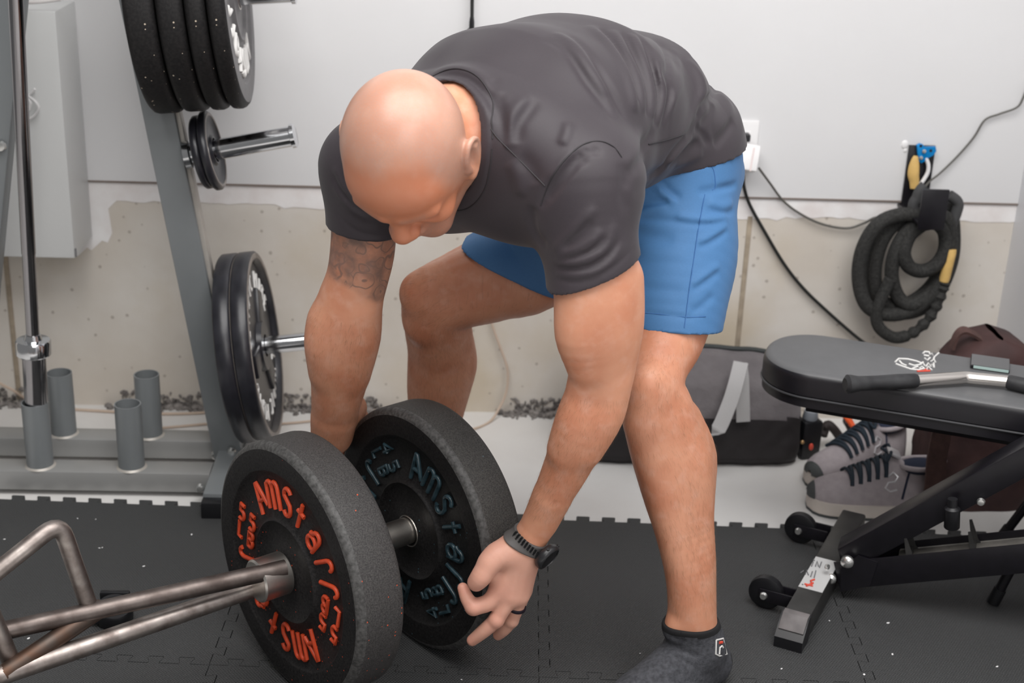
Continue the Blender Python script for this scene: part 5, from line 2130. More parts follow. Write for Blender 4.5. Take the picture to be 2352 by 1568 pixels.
# middle
handL.add(chain([mc['m'], hy(1158, 1393, 2.002), hy(1139, 1424, 1.998)], [0.0158, 0.0140, 0.0130], n=4), 0.007)
handL.add(chain([hy(1139, 1424, 1.998), hy(1112, 1448, 2.000), hy(1085, 1470, 2.006)], [0.0127, 0.0120, 0.0098], n=4), 0.003)
# ring
handL.add(chain([mc['r'], hy(1186, 1396, 2.016), hy(1174, 1425, 2.022)], [0.0150, 0.0126, 0.0118], n=4), 0.006)
handL.add(chain([hy(1174, 1425, 2.022), hy(1158, 1445, 2.028), hy(1144, 1458, 2.036)], [0.0116, 0.0110, 0.0091], n=4), 0.003)
# little finger, curled in behind the ring finger
handL.add(chain([mc['p'], hy(1196, 1385, 2.044), hy(1180, 1405, 2.056), hy(1160, 1412, 2.060)], [0.0130, 0.0105, 0.0098, 0.0080], n=4), 0.005)
# tendons and knuckles
for k, (x0, y0), r in (('i', (1180, 1285), 0.0045), ('m', (1192, 1290), 0.0045), ('r', (1205, 1295), 0.004)):
    a_, b_ = A3(hy(x0, y0, 2.003)), A3(mc[k])
    b_ = b_ + A3(-FW) * 0.0125
    handL.add(cone(a_, b_, r, r), 0.008)
for q, r in ((hy(1088, 1394, 1.995), 0.0138), (hy(1140, 1423, 1.996), 0.0130), (hy(1175, 1424, 2.020), 0.0119)):
    handL.add(cone(q, q, r), 0.004)

# ---- right hand, gripping the far rim of the plate behind it
handR = Field()
rw = armR[-1]
u_rim = V(-math.sin(R(38)), math.cos(R(38)), 0)
nP = V(-math.cos(R(38)), -math.sin(R(38)), 0)


def rim(a, out=0.0, dep=-0.04):
    """a point on the rim of the teal-lettered plate; a = angle up from its far side"""
    d = u_rim * math.cos(R(a)) + V(0, 0, 1) * math.sin(R(a))
    return F0 + d * (0.225 + out) + nP * dep


pk_ = rim(42, 0.043, -0.03)
handR.add(chain([armR[-2], rw, rw.lerp(pk_, 0.4), rw.lerp(pk_, 0.75)], [0.042, 0.036, 0.029, 0.027], n=3), 0.01)
for i, (a0, dd) in enumerate(((44, 0.004), (37, -0.018), (30, -0.040), (24, -0.062))):
    k = rim(a0 + 2, 0.031, dd)
    handR.add(cone(rw.lerp(pk_, 0.55), k, 0.020, 0.0155), 0.016)
    f1, f2, f3 = rim(a0 - 10, 0.0185, dd), rim(a0 - 18, 0.0150, dd), rim(a0 - 24, 0.0120, dd)
    handR.add(chain([k, f1, f2, f3], [0.0145, 0.0125, 0.0115, 0.0095], n=3), 0.005)
handR.add(chain([rw.lerp(pk_, 0.4), rim(50, 0.026, 0.020), rim(40, 0.006, 0.022), rim(33, -0.006, 0.0155)], [0.02, 0.0165, 0.0145, 0.0115], n=4), 0.010)

# ---- feet
def foot_field(ank, toe_dir, F, k=1.0):
    d = Vector(toe_dir).normalized()
    s = V(-d.y, d.x, 0)
    a = Vector((ank.x, ank.y, 0))
    F.add(chain([ank, a - d * 0.022 + V(0, 0, 0.055), a - d * 0.040 + V(0, 0, 0.036)], [0.043, 0.038, 0.0345], n=3), 0.02)
    F.add(chain([ank + d * 0.01 + V(0, 0, -0.02), a + d * 0.060 + V(0, 0, 0.058), a + d * 0.125 + V(0, 0, 0.036), a + d * 0.172 + V(0, 0, 0.026)], [0.042, 0.038, 0.034, 0.025], n=4), 0.02)
    F.add(chain([a + d * 0.05 - s * 0.010 + V(0, 0, 0.030), a + d * 0.13 - s * 0.022 + V(0, 0, 0.026), a + d * 0.185 - s * 0.016 + V(0, 0, 0.018)], [0.030, 0.026, 0.018], n=3), 0.02)
    F.add(chain([a - d * 0.03 + V(0, 0, 0.030), a + d * 0.06 + s * 0.022 + V(0, 0, 0.026), a + d * 0.13 + s * 0.025 + V(0, 0, 0.024)], [0.030, 0.027, 0.023], n=3), 0.02)


ankL = legL[-1]
ankR = legR[-1]
TOEL = V(-0.80, -0.60, 0)
TOER = V(-0.86, -0.50, 0)

# ---- assemble the body
core = Field()
core.add(loft(ST), 0.02)
core.add(chain([V(0.10, 2.20, 1.045), V(0.045, 2.135, 1.005), NK0 + V(0, 0, 0.015)], [0.05, 0.055, 0.058], n=3), 0.05)
hb = Vector(hp_(0, -0.030, -0.058))
core.add(chain([NK0, NK0.lerp(hb, 0.5) + V(0.0, 0.0, 0.012), hb], [0.066, 0.064, 0.064], n=3), 0.03)
for S_ in (SHL, SHR):
    core.add(cone(S_.lerp(NK0, 0.55) + V(0, 0, 0.03), S_ + V(0, 0, 0.012), 0.055, 0.06), 0.05)
    core.add(cone(S_, S_, 0.074), 0.04)
gl = V(0.62, 0.50, 0)
for H_ in (HL, HR):
    core.add(ell(H_ + gl * 0.030 + V(0, 0, 0.0), (0.100, 0.100, 0.105)), 0.05)
head = Field()
head_field(head)
gArmL, gArmR, gLegL, gLegR = Field(), Field(), Field(), Field()
gArmL.add(chain(armL, armLr), 0.01)
gArmR.add(chain(armR, armRr), 0.01)
gLegL.add(chain(legL, legLr), 0.01)
gLegR.add(chain(legR, legRr), 0.01)
# muscles and bony points
fwdb = V(-0.78, -0.62, 0)
gArmL.add(chain([PY(1330, 690, 1.955), PY(1325, 770, 1.955), PY(1338, 840, 1.965)], [0.026, 0.030, 0.020], n=4), 0.03)
gArmL.add(chain([PY(1432, 640, 2.0), PY(1430, 740, 2.0), PY(1418, 820, 2.0)], [0.026, 0.028, 0.02], n=4), 0.03)
gArmL.add(chain([PY(1405, 880, 1.985), PY(1388, 950, 1.985), PY(1350, 1030, 1.99)], [0.020, 0.026, 0.016], n=4), 0.03)
gArmL.add(chain([PY(1335, 900, 1.985), PY(1318, 960, 1.985), PY(1290, 1030, 1.995)], [0.018, 0.022, 0.014], n=4), 0.03)
gArmR.add(chain([PY(745, 740, 2.31), PY(742, 790, 2.31), PY(745, 850, 2.32)], [0.024, 0.028, 0.02], n=4), 0.03)
gArmR.add(chain([PY(836, 720, 2.29), PY(832, 780, 2.30), PY(812, 860, 2.32)], [0.020, 0.025, 0.018], n=4), 0.03)
gLegL.add(ell(PY(1487, 892, 2.108), (0.030, 0.026, 0.036)), 0.03)
gLegL.add(ell(PY(1482, 950, 2.108), (0.022, 0.02, 0.028)), 0.03)
gLegL.add(chain([PY(1480, 980, 2.112), PY(1525, 1150, 2.10), PY(1560, 1310, 2.088), PY(1572, 1420, 2.09)], [0.020, 0.018, 0.013, 0.010], n=4), 0.04)
gLegL.add(chain([PY(1572, 960, 2.18), PY(1600, 1045, 2.19), PY(1600, 1140, 2.18)], [0.020, 0.031, 0.020], n=4), 0.04)
gLegL.add(ell(PY(1546, 1440, 2.085), (0.013, 0.014, 0.018)), 0.02)
gLegR.add(ell(PY(962, 672, 2.49), (0.036, 0.030, 0.040)), 0.03)
gLegR.add(ell(PY(968, 745, 2.51), (0.026, 0.022, 0.03)), 0.03)
gLegR.add(chain([PY(1045, 780, 2.63), PY(1052, 835, 2.65), PY(1040, 900, 2.65)], [0.030, 0.036, 0.022], n=4), 0.03)
gLegR.add(chain([PY(1120, 600, 2.50), PY(1050, 625, 2.49), PY(1000, 640, 2.49)], [0.030, 0.030, 0.024], n=4), 0.03)
footL, footR = Field(), Field()
foot_field(ankL, TOEL, footL)
foot_field(ankR, TOER, footR)


def body(P, pad=0.06):
    d = core(P, pad)
    d = smin(d, head(P, pad), 0.02)
    aL = smin(gArmL(P, pad), handL(P, pad), 0.006)
    aR = smin(gArmR(P, pad), handR(P, pad), 0.006)
    d1 = smin(d, aL, 0.03)
    d2 = smin(d, aR, 0.03)
    lL = smin(gLegL(P, pad), footL(P, pad), 0.015)
    lR = smin(gLegR(P, pad), footR(P, pad), 0.015)
    d3 = smin(d, lL, 0.035)
    d4 = smin(d, lR, 0.035)
    return np.minimum(np.minimum(d1, d2), np.minimum(d3, d4))


PROOT = thing('person', 'bald man in charcoal T-shirt and blue shorts bending over the plates', 'person', (0.22, 2.44, 0.0))

# ------------------------------------------------------------------ clothes
class Folds:
    """soft ridges (positive height) and grooves along strokes laid on a garment"""

    def __init__(self, base):
        self.base = base
        self.st = []

    def px(self, pts, w, h, t0=1.2):
        P = [march(self.base, x, y, t0) for x, y in pts]
        P = [p for p in P if p is not None]
        if len(P) > 1:
            self.add(P, w, h)
        return P

    def add(self, P, w, h):
        S = np.array([A3(p) for p in spline(P, 4)])
        self.st.append((S, w, h, S.min(0) - 3 * w, S.max(0) + 3 * w))

    def __call__(self, P):
        out = np.zeros(len(P))
        for S, w, h, lo, hi in self.st:
            m = np.all((P > lo) & (P < hi), axis=1)
            if not m.any():
                continue
            Q = P[m]
            best = np.full(len(Q), 9.0)
            tb = np.zeros(len(Q))
            n = len(S) - 1
            for i in range(n):
                ba = S[i + 1] - S[i]
                bb = max(ba @ ba, 1e-12)
                t = np.clip(((Q - S[i]) @ ba) / bb, 0, 1)
                d = np.linalg.norm(Q - S[i] - t[:, None] * ba, axis=1)
                k = d < best
                best[k] = d[k]
                tb[k] = (i + t[k]) / n
            fade = np.sin(np.minimum(1, np.minimum(tb, 1 - tb) * 3.2 + 0.04) * 1.5708)
            out[m] += h * fade * np.exp(-(best / w) ** 2)
        return out


def plane3(a, b, c, inside):
    """(point, unit normal) with the normal pointing away from the inside point"""
    a, b, c = Vector(a), Vector(b), Vector(c)
    n = (b - a).cross(c - a).normalized()
    if (Vector(inside) - a).dot(n) > 0:
        n = -n
    return A3(a), A3(n)


def zo(lst, ox, oy, sc):
    return [(ox + x / sc, oy + y / sc) for x, y in lst]


# ---- T-shirt
INF = 0.011
shirtF = Field()
shirtF.add(loft([(c, a + INF, b + INF + 0.002, l, k) for c, a, b, l, k in ST]), 0.02)
shirtF.add(chain([V(0.10, 2.20, 1.045), V(0.045, 2.135, 1.005), NK0 + V(0, 0, 0.015)], [0.064, 0.068, 0.072], n=3), 0.05)
hip_c = (HL + HR) / 2
for H_ in (HL, HR):
    shirtF.add(ell(H_ + gl * 0.030, (0.115, 0.115, 0.120)), 0.05)
for S_ in (SHL, SHR):
    shirtF.add(cone(S_.lerp(NK0, 0.55) + V(0, 0, 0.03), S_ + V(0, 0, 0.012), 0.066, 0.071), 0.06)
# chest hanging below the shoulders
for S_ in (SHL, SHR):
    shirtF.add(ell(S_.lerp(NK0, 0.5) + V(0.035, 0.035, -0.055), (0.09, 0.09, 0.07)), 0.06)
slvL = Field()
slvL.add(chain([SHL, PY(1349, 520, 1.998), PY(1360, 600, 1.988), PY(1371, 700, 1.983)], [0.083, 0.0735, 0.0715, 0.0720], n=5), 0.02)
for q in (([PY(1330, 690, 1.955), PY(1325, 770, 1.955)], [0.034, 0.038]), ([PY(1432, 640, 2.0), PY(1430, 740, 2.0)], [0.034, 0.036])):
    slvL.add(chain(*q, n=2), 0.03)
slvR = Field()
slvR.add(chain([SHR, PY(838, 470, 2.295), PY(836, 530, 2.30), PY(832, 600, 2.305)], [0.075, 0.066, 0.064, 0.064], n=5), 0.02)
hemL = plane3(PY(1268, 655, 1.985), PY(1464, 584, 1.985), PY(1336, 671, 1.915), SHL)
hemR = plane3(PY(768, 514, 2.30), PY(905, 532, 2.30), PY(828, 552, 2.24), SHR)
sp = (ST[0][0] - ST[2][0]).normalized()
hA, hB_ = PY(1692, 288, 2.52), PY(1500, 420, 2.24)
e_ = (hA - hB_).normalized()
nh = (sp - e_ * sp.dot(e_)).normalized()
hemB = (A3(hA.lerp(hB_, 0.5)), A3(nh))
nka = A3((hb - NK0).normalized())
nkp = A3(NK0)


def shirt_base(P, pad=0.06):
    d = shirtF(P, pad)
    d1 = smin(d, slvL(P, pad), 0.045)
    d2 = smin(d, slvR(P, pad), 0.045)
    return np.minimum(d1, d2)


SF = Folds(shirt_base)
Z8 = (1000, 0, 3.267)
Z2 = (1200, 250, 2.852)
SF.px([(985, 176), (1030, 170), (1070, 178), (1102, 203), (1130, 240), (1148, 285)], 0.007, -0.0065)
SF.px([(1000, 160), (1050, 157), (1095, 172), (1130, 205), (1158, 250)], 0.010, 0.0045)
for l, w, h in [
    ([(1150, 190), (1270, 290), (1400, 480), (1480, 700), (1500, 850)], 0.010, 0.0022),
    ([(1230, 210), (1340, 330), (1470, 560), (1520, 780)], 0.006, -0.0022),
    ([(1330, 220), (1430, 400), (1530, 620), (1560, 850)], 0.009, 0.0022),
    ([(1400, 240), (1500, 430), (1580, 660), (1590, 880)], 0.006, -0.0022),
    ([(1470, 250), (1560, 450), (1625, 700), (1630, 900)], 0.009, 0.0024),
    ([(1530, 260), (1615, 470), (1665, 700), (1645, 930)], 0.006, -0.0022),
    ([(1585, 270), (1665, 480), (1705, 700), (1665, 950)], 0.009, 0.0024),
    ([(1690, 310), (1750, 520), (1760, 720), (1690, 950)], 0.007, -0.0022),
    ([(1790, 360), (1835, 520), (1800, 720), (1700, 950)], 0.009, 0.0030),
    ([(820, 290), (940, 345), (1010, 420), (1130, 600), (1250, 760), (1340, 900)], 0.006, -0.0020),
    ([(900, 240), (1040, 340), (1160, 520), (1300, 720)], 0.009, 0.0016),
    ([(1010, 260), (1140, 380), (1250, 560), (1360, 760), (1430, 900)], 0.006, -0.0018),
    ([(1930, 430), (2030, 550), (2090, 650), (2040, 760), (1960, 890)], 0.008, -0.0065),
    ([(1890, 440), (1990, 580), (2000, 720), (1900, 900), (1760, 1080)], 0.010, 0.0040),
    ([(2130, 690), (2200, 790), (2170, 900), (2080, 980)], 0.012, 0.0040),
    ([(2090, 760), (2060, 860), (1990, 940)], 0.009, -0.0045),
    ([(1950, 950), (2010, 1010), (2060, 1095)], 0.006, -0.0050),
    ([(2230, 900), (2160, 1010), (2090, 1090)], 0.008, -0.0022),
    ([(1880, 1020), (1790, 1150), (1640, 1310), (1480, 1440)], 0.009, -0.0060),
    ([(1990, 1060), (1880, 1130), (1760, 1240)], 0.008, -0.0050),
    ([(1930, 1030), (1840, 1120), (1700, 1270)], 0.008, 0.0040),
    ([(2010, 1140), (1900, 1200), (1800, 1250)], 0.008, 0.0030),
    ([(1640, 950), (1570, 1090), (1480, 1270), (1430, 1420)], 0.010, -0.0040),
    ([(1560, 980), (1500, 1130), (1440, 1260)], 0.010, 0.0030),
    ([(760, 740), (670, 850), (615, 940), (600, 1080)], 0.010, -0.0060),
    ([(700, 720), (600, 850), (560, 980), (550, 1110)], 0.011, 0.0050),
    ([(480, 690), (490, 830), (510, 960), (535, 1100)], 0.009, -0.0050),
    ([(425, 590), (435, 680), (460, 780)], 0.008, -0.0030),
    ([(180, 620), (300, 700), (390, 830), (430, 950)], 0.008, 0.0030),
    ([(1000, 920), (985, 1010), (950, 1090)], 0.007, 0.0022),
    ([(1100, 1145), (1000, 1260), (900, 1390), (830, 1500)], 0.0075, -0.0075),
    ([(1060, 1130), (950, 1240), (860, 1370)], 0.008, 0.0030),
    ([(1140, 1110), (1125, 1180)], 0.006, -0.0026), ([(1215, 1100), (1200, 1170)], 0.006, -0.0026),
    ([(620, 1180), (720, 1260), (760, 1380)], 0.012, -0.0030),
    ([(560, 1200), (620, 1330), (650, 1480)], 0.012, 0.0035),
]:
    SF.px(zo(l, *Z8), w, h * (2.8 if abs(h) < 0.0026 else 1.1))
for l, w, h in [
    ([(480, 640), (380, 750), (280, 860), (200, 930)], 0.007, 0.0045),
    ([(450, 720), (350, 830), (250, 910)], 0.007, -0.0040),
    ([(530, 790), (440, 880), (330, 940), (215, 970)], 0.007, 0.0050),
    ([(560, 830), (460, 920), (340, 970), (220, 990)], 0.006, -0.0040),
    ([(610, 740), (555, 890), (460, 970), (320, 1010), (210, 1005)], 0.007, 0.0048),
    ([(640, 850), (560, 960), (440, 1035), (300, 1055), (200, 1035)], 0.006, -0.0036),
    ([(660, 870), (590, 980), (470, 1065), (330, 1085), (210, 1065)], 0.006, 0.0030),
    ([(200, 1105), (330, 1132), (480, 1100), (640, 1000), (740, 885)], 0.0035, -0.0016),
    ([(395, 280), (300, 400), (190, 530), (110, 650)], 0.008, -0.0055),
    ([(70, 640), (60, 740), (90, 830), (160, 900)], 0.009, -0.0050),
    ([(640, 350), (670, 450), (660, 560), (690, 680)], 0.010, -0.0025),
    ([(390, 300), (410, 370)], 0.006, -0.0024),
]:
    SF.px(zo(l, *Z2), w, h * 1.15)
Z1 = (700, 100, 3.137)
for l, w, h in [([(215, 880), (260, 1000), (340, 1110), (460, 1190)], 0.006, 0.0035), ([(210, 1000), (260, 1100), (340, 1190), (470, 1270)], 0.006, 0.0035),
                ([(205, 940), (250, 1050), (340, 1150)], 0.006, -0.003), ([(225, 1200), (300, 1300), (420, 1370), (580, 1380)], 0.004, -0.0014)]:
    SF.px(zo(l, *Z1), w, h, 1.9)


def shirt(P, pad=0.06):
    d = shirt_base(P, pad) - SF(P)
    q = P - nkp
    ax = q @ nka
    rad = np.linalg.norm(q - ax[:, None] * nka, axis=1)
    # collar band round the neck
    near = (ax > -0.06) & (np.linalg.norm(q, axis=1) < 0.16)
    band = np.where(near, np.clip((0.104 - rad) / 0.004, 0, 1), 0.0)
    d = d - 0.0022 * band
    hole = np.where(np.linalg.norm(q - 0.05 * nka, axis=1) < 0.2, np.maximum(rad - 0.079 - 0.10 * np.clip(ax, 0, 1), -0.075 - ax), 1.0)
    d = np.maximum(d, -hole)
    # hems
    mL = (P - hemL[0]) @ hemL[1]
    dl = np.linalg.norm(P - A3(PY(1366, 640, 1.985)), axis=1) < 0.17
    d = np.where(dl, np.maximum(d, mL), d)
    mR = (P - hemR[0]) @ hemR[1]
    dr = np.linalg.norm(P - A3(PY(834, 540, 2.30)), axis=1) < 0.13
    d = np.where(dr, np.maximum(d, mR), d)
    low = ((P - A3(ST[2][0])) @ A3(sp) > -0.06) & (P[:, 2] > 0.70)
    return np.where(low, np.maximum(d, (P - hemB[0]) @ hemB[1]), d)


hS = 0.0027
v_, q_ = polygonise(shirt, (-0.27, 1.88, 0.70), (0.60, 2.78, 1.19), hS, slack=0.008)
v_ = relax(v_, q_, 2)
o_shirt = mesh_from('t_shirt', v_, q_, M['shirt'], PROOT)


def shirt_out(P, pad=0.5):
    return shirt_base(P, pad) - SF(P)


def seam(name, pts, r, m, parent, fn, lift=0.0, t0=1.2):
    P = [march(fn, x, y, t0) for x, y in pts]
    P = [p - ray(*q).normalized() * lift for p, q in zip(P, pts) if p is not None]
    g = G()
    g.tube(spline(P, 5), r, 6)
    return g.build(name, m, parent)


def dense(l, k=3):
    s = spline([Vector((a, b, 0)) for a, b in l], k)
    return [(p.x, p.y) for p in s]


for l in ([(1400, 1180), (1350, 1110), (1270, 1065), (1180, 1060), (1080, 1100), (960, 1210), (870, 1340), (822, 1450), (790, 1540)], [(410, 960), (470, 1040), (560, 1130), (700, 1270), (822, 1395)], [(1600, 1082), (1720, 1055), (1860, 1012)]):
    seam('shirt_seam', dense(zo(l, *Z8)), 0.0011, M['shirt_seam'], o_shirt, shirt_out)

pts = []
e1 = frame(hb - NK0)
for k in range(48):
    a = 2 * math.pi * k / 48
    p = NK0 + e1 @ V(0.105 * math.cos(a), 0.105 * math.sin(a), 0.10)
    for i in range(60):
        v = float(shirt_out(A3(p)[None])[0])
        if v < 0.0008:
            break
        p = p - e1 @ V(0, 0, min(max(v * 0.7, 0.0008), 0.02))
    else:
        continue
    if (p - NK0).length < 0.15:
        pts.append(p)
if len(pts) > 6:
    runs, cur = [], [pts[0]]
    for p in pts[1:]:
        if (p - cur[-1]).length < 0.035:
            cur.append(p)
        else:
            runs.append(cur)
            cur = [p]
    runs.append(cur)
    run = max(runs, key=len)
    g = G()
    g.tube(spline(run, 3), 0.0011, 6)
    g.build('collar_seam', M['shirt_seam'], o_shirt)

g = G()
for l in ([(1024, 183), (1027, 186), (1031, 186), (1033, 182)], [(1033, 182), (1037, 185), (1041, 184)]):
    P = [march(shirt_out, x, y) for x, y in l]
    g.tube([p for p in P if p], 0.0009, 6)
g.build('collar_mark', M['sock_black'], o_shirt)

# ---- shorts
shF = Field()
shF.add(loft([(c, a + 0.001, b + 0.001, l, k) for c, a, b, l, k in ST[:4]]), 0.02)
for H_ in (HL, HR):
    shF.add(ell(H_ + gl * 0.030, (0.107, 0.107, 0.111)), 0.05)
shL, shR = Field(), Field()
shL.add(chain([HL, PY(1552, 560, 2.335), PY(1545, 680, 2.27), PY(1536, 800, 2.215)], [0.112, 0.107, 0.0945, 0.0825], n=5), 0.02)
shR.add(chain([HR] + legR[1:4], [0.112, 0.103, 0.094, 0.086], n=5), 0.02)
shR.add(chain([PY(1120, 600, 2.50), PY(1050, 625, 2.49), PY(1000, 640, 2.49)], [0.040, 0.038, 0.032], n=4), 0.03)
shhL = plane3(PY(1462, 750, 2.215), PY(1610, 760, 2.215), PY(1530, 768, 2.135), HL)
p1, p2 = PY(1004, 548, 2.48), PY(1240, 632, 2.56)
thx = (legR[3] - HR).normalized()
e2 = thx.cross(p2 - p1).normalized()
shhR = plane3(p1, p2, p1 + e2, HR)


def shorts_base(P, pad=0.06):
    d = shF(P, pad)
    return np.minimum(smin(d, shL(P, pad), 0.03), smin(d, shR(P, pad), 0.03))


HFo = Folds(shorts_base)
for l, w, h in [
    ([(690, 660), (800, 625), (900, 610), (960, 605)], 0.006, -0.0045),
    ([(690, 700), (820, 660), (960, 640)], 0.008, 0.0035),
    ([(740, 722), (900, 726), (1050, 742), (1200, 752), (1340, 730)], 0.005, -0.0035),
    ([(1000, 700), (1100, 722), (1230, 728), (1350, 700)], 0.008, 0.0040),
    ([(1150, 545), (1260, 530), (1410, 490)], 0.006, -0.0045),
    ([(1220, 600), (1300, 640), (1380, 620)], 0.009, 0.0035),
    ([(1200, 650), (1300, 680), (1390, 660)], 0.006, -0.0030),
    ([(1150, 910), (1250, 862), (1345, 790)], 0.006, -0.0045),
    ([(1150, 880), (1250, 830), (1350, 760)], 0.008, 0.0035),
    ([(1110, 1190), (1200, 1130), (1295, 1055)], 0.006, -0.0040),
    ([(1110, 1160), (1200, 1095), (1300, 1020)], 0.008, 0.0030),
    ([(1100, 1340), (1190, 1280), (1260, 1215)], 0.006, -0.0035),
    ([(760, 930), (900, 940), (1100, 950)], 0.012, 0.0020),
    ([(760, 1160), (900, 1180), (1050, 1190)], 0.010, -0.0015),
    ([(700, 800), (850, 830), (1000, 860)], 0.010, -0.0020),
    ([(760, 1330), (900, 1343), (1080, 1362), (1200, 1357)], 0.0035, -0.0015),
    ([(900, 470), (960, 540), (1040, 595)], 0.006, -0.0050),
    ([(900, 440), (980, 420), (1080, 380), (1200, 335)], 0.006, -0.0025),
    ([(880, 500), (950, 570), (1010, 620)], 0.008, 0.0040),
    ([(1200, 335), (1250, 390), (1262, 500), (1240, 535)], 0.004, -0.0025),
]:
    HFo.px(zo(l, *Z2), w, h * 1.35)


def shorts(P, pad=0.06):
    d = shorts_base(P, pad) - HFo(P)
    nl = np.linalg.norm(P - A3(PY(1536, 740, 2.215)), axis=1) < 0.16
    d = np.where(nl, np.maximum(d, (P - shhL[0]) @ shhL[1]), d)
    nr = np.linalg.norm(P - A3(PY(1100, 620, 2.54)), axis=1) < 0.21
    d = np.where(nr, np.maximum(d, (P - shhR[0]) @ shhR[1]), d)
    return np.maximum(d, (P - A3(ST[2][0])) @ A3(-sp) - 0.03)


v_, q_ = polygonise(shorts, (0.0, 2.08, 0.48), (0.62, 2.80, 1.04), 0.0030, slack=0.008)
v_ = relax(v_, q_, 2)
o_shorts = mesh_from('shorts', v_, q_, M['shorts'], PROOT)


def shorts_out(P, pad=0.5):
    return shorts_base(P, pad) - HFo(P)


for l in ([(1195, 560), (1172, 680), (1150, 800), (1135, 900), (1120, 1000), (1105, 1100), (1090, 1200), (1075, 1320), (1060, 1435)], [(1200, 338), (1250, 395), (1264, 500), (1242, 532)], [(760, 1332), (900, 1345), (1080, 1364), (1200, 1359)]):
    seam('shorts_seam', dense(zo(l, *Z2)), 0.0011, M['shorts_seam'], o_shorts, shorts_out)

# ---- socks
def sock(ff, leg, ank, d, name, fold=None):
    def fn(P, pad=0.06):
        q = smin(ff(P, pad), leg(P, pad), 0.015) - 0.0045
        if fold is not None:
            q = q - fold(P)
        q = np.maximum(q, P[:, 2] - 0.139 - 0.05 * ((P - A3(ank)) @ A3(d)))
        return np.maximum(q, -(P[:, 2] - 0.0008))
    lo, hi = ff.box()
    v, qd = polygonise(fn, np.array(lo) - 0.01, np.array(hi) + np.array([0.01, 0.01, 0.06]), 0.003)
    o = mesh_from(name, v, qd, M['sock'], PROOT)
    me = o.data
    me.materials.append(M['sock_black'])
    wl = world_loc(o)
    dd = A3(d)
    for p in me.polygons:
        c = A3(p.center) + A3(wl)
        top = 0.139 + 0.05 * ((c - A3(ank)) @ dd)
        heel = (c - A3(V(ank.x, ank.y, 0))) @ dd
        if c[2] > top - 0.011 or (heel < -0.060 and c[2] < 0.055):
            p.material_index = 1
    return o, fn


TL, TR = TOEL.normalized(), TOER.normalized()
ZS = (1380, 1180, 4.042)
KF = Folds(lambda P, pad=0.06: smin(footL(P, pad), gLegL(P, pad), 0.015) - 0.0045)
for l, w, h in [([(600, 1225), (690, 1240), (800, 1290), (930, 1340)], 0.0045, -0.0035), ([(580, 1285), (680, 1320), (780, 1375), (860, 1430)], 0.0045, -0.0035), ([(620, 1130), (700, 1160), (800, 1190)], 0.004, -0.003),
                ([(590, 1255), (700, 1285), (850, 1345)], 0.005, 0.002), ([(660, 1440), (560, 1520), (500, 1560)], 0.006, -0.002), ([(760, 1440), (680, 1530), (640, 1565)], 0.006, -0.002)] + [([(x, 1150 + (x - 640) * 0.03), (x + 6, 1240 + (x - 640) * 0.22)], 0.0022, -0.0016) for x in range(830, 1060, 34)]:
    KF.px(zo(l, *ZS), w, h)
skL, skLf = sock(footL, gLegL, ankL, TL, 'sock', KF)
skR, skRf = sock(footR, gLegR, ankR, TR, 'sock')


def onsock(pts):
    return [march(skLf, x, y) for x, y in pts]


ZS = (1380, 1180, 4.042)
g = G()
P = [p for p in onsock(zo([(1072, 1170), (1135, 1155), (1170, 1300), (1100, 1318), (1068, 1300), (1072, 1170)], *ZS)) if p]
g.tube(P, 0.0016, 6)
P = [p for p in onsock(zo([(1100, 1300), (1105, 1240), (1125, 1225), (1135, 1240)], *ZS)) if p]
g.tube(P, 0.0017, 6)
g.build('sock_badge', M['letter_white'], skL)
g = G()
P = [p for p in onsock(zo([(1098, 1195), (1126, 1190)], *ZS)) if p]
g.tube(P, 0.0026, 6)
g.build('sock_badge', M['red'], skL)

# ---- wristwatch
wc_ = PY(1220, 1243, 2.049)
wax = (PY(1196, 1283, 2.050) - PY(1242, 1216, 2.047)).normalized()
g = G()
x_ = frame(wax, A3(RT))


def strap_f(P, pad=0.06):
    d = smin(gArmL(P, pad), handL(P, pad), 0.006)
    ax = np.abs((P - A3(wc_)) @ A3(wax))
    return smax(d - 0.0036, ax - 0.0108, 0.002)


v_, q_ = polygonise(strap_f, A3(wc_) - 0.055, A3(wc_) + 0.055, 0.0013)
o_w = mesh_from('wristwatch', v_, q_, M['watch_strap'], PROOT)
g = G()
for k in range(9):
    f_ = k / 8.0
    q = march(strap_f, 1183 + (1234 - 1183) * f_, 1226 + (1272 - 1226) * f_ + 2 * math.sin(f_ * 3.1))
    if q:
        out = Vector(grad(strap_f, A3(q)[None], 0.002)[0])
        g.bar(q - wax * 0.0052, q + wax * 0.0052, 0.0024, 0.0012, up=out)
g.build('strap_slots', M['sock_black'], o_w)
wn = Vector(r_cam @ np.array([0.72, -0.56, 0.40])).normalized()
wn = (wn - wax * wn.dot(wax)).normalized()
cc_ = wc_ + wn * 0.037
g = G()
g.lathe([(0, -0.008), (0.020, -0.008), (0.0235, -0.004), (0.0240, 0.003), (0.0225, 0.006), (0.0195, 0.0075), (0.0190, 0.0062)], cc_, wn, 48)
g.build('watch_case', M['watch_case'], o_w)
g = G()
g.lathe([(0.0190, 0.0062), (0.012, 0.0066), (0, 0.0068)], cc_, wn, 40)
g.build('watch_glass', M['watch_glass'], o_w)
g = G()
sd = wn.cross(wax).normalized()
for s_ in (1, -1):
    for k in (-0.35, 0.35):
        d_ = (-wax * math.cos(k * s_ * 2) + sd * math.sin(k * 2)).normalized()
        g.cyl(cc_ + d_ * 0.0225, cc_ + d_ * 0.0262, 0.0026, seg=12)
g.build('watch_button', M['watch_case'], o_w)
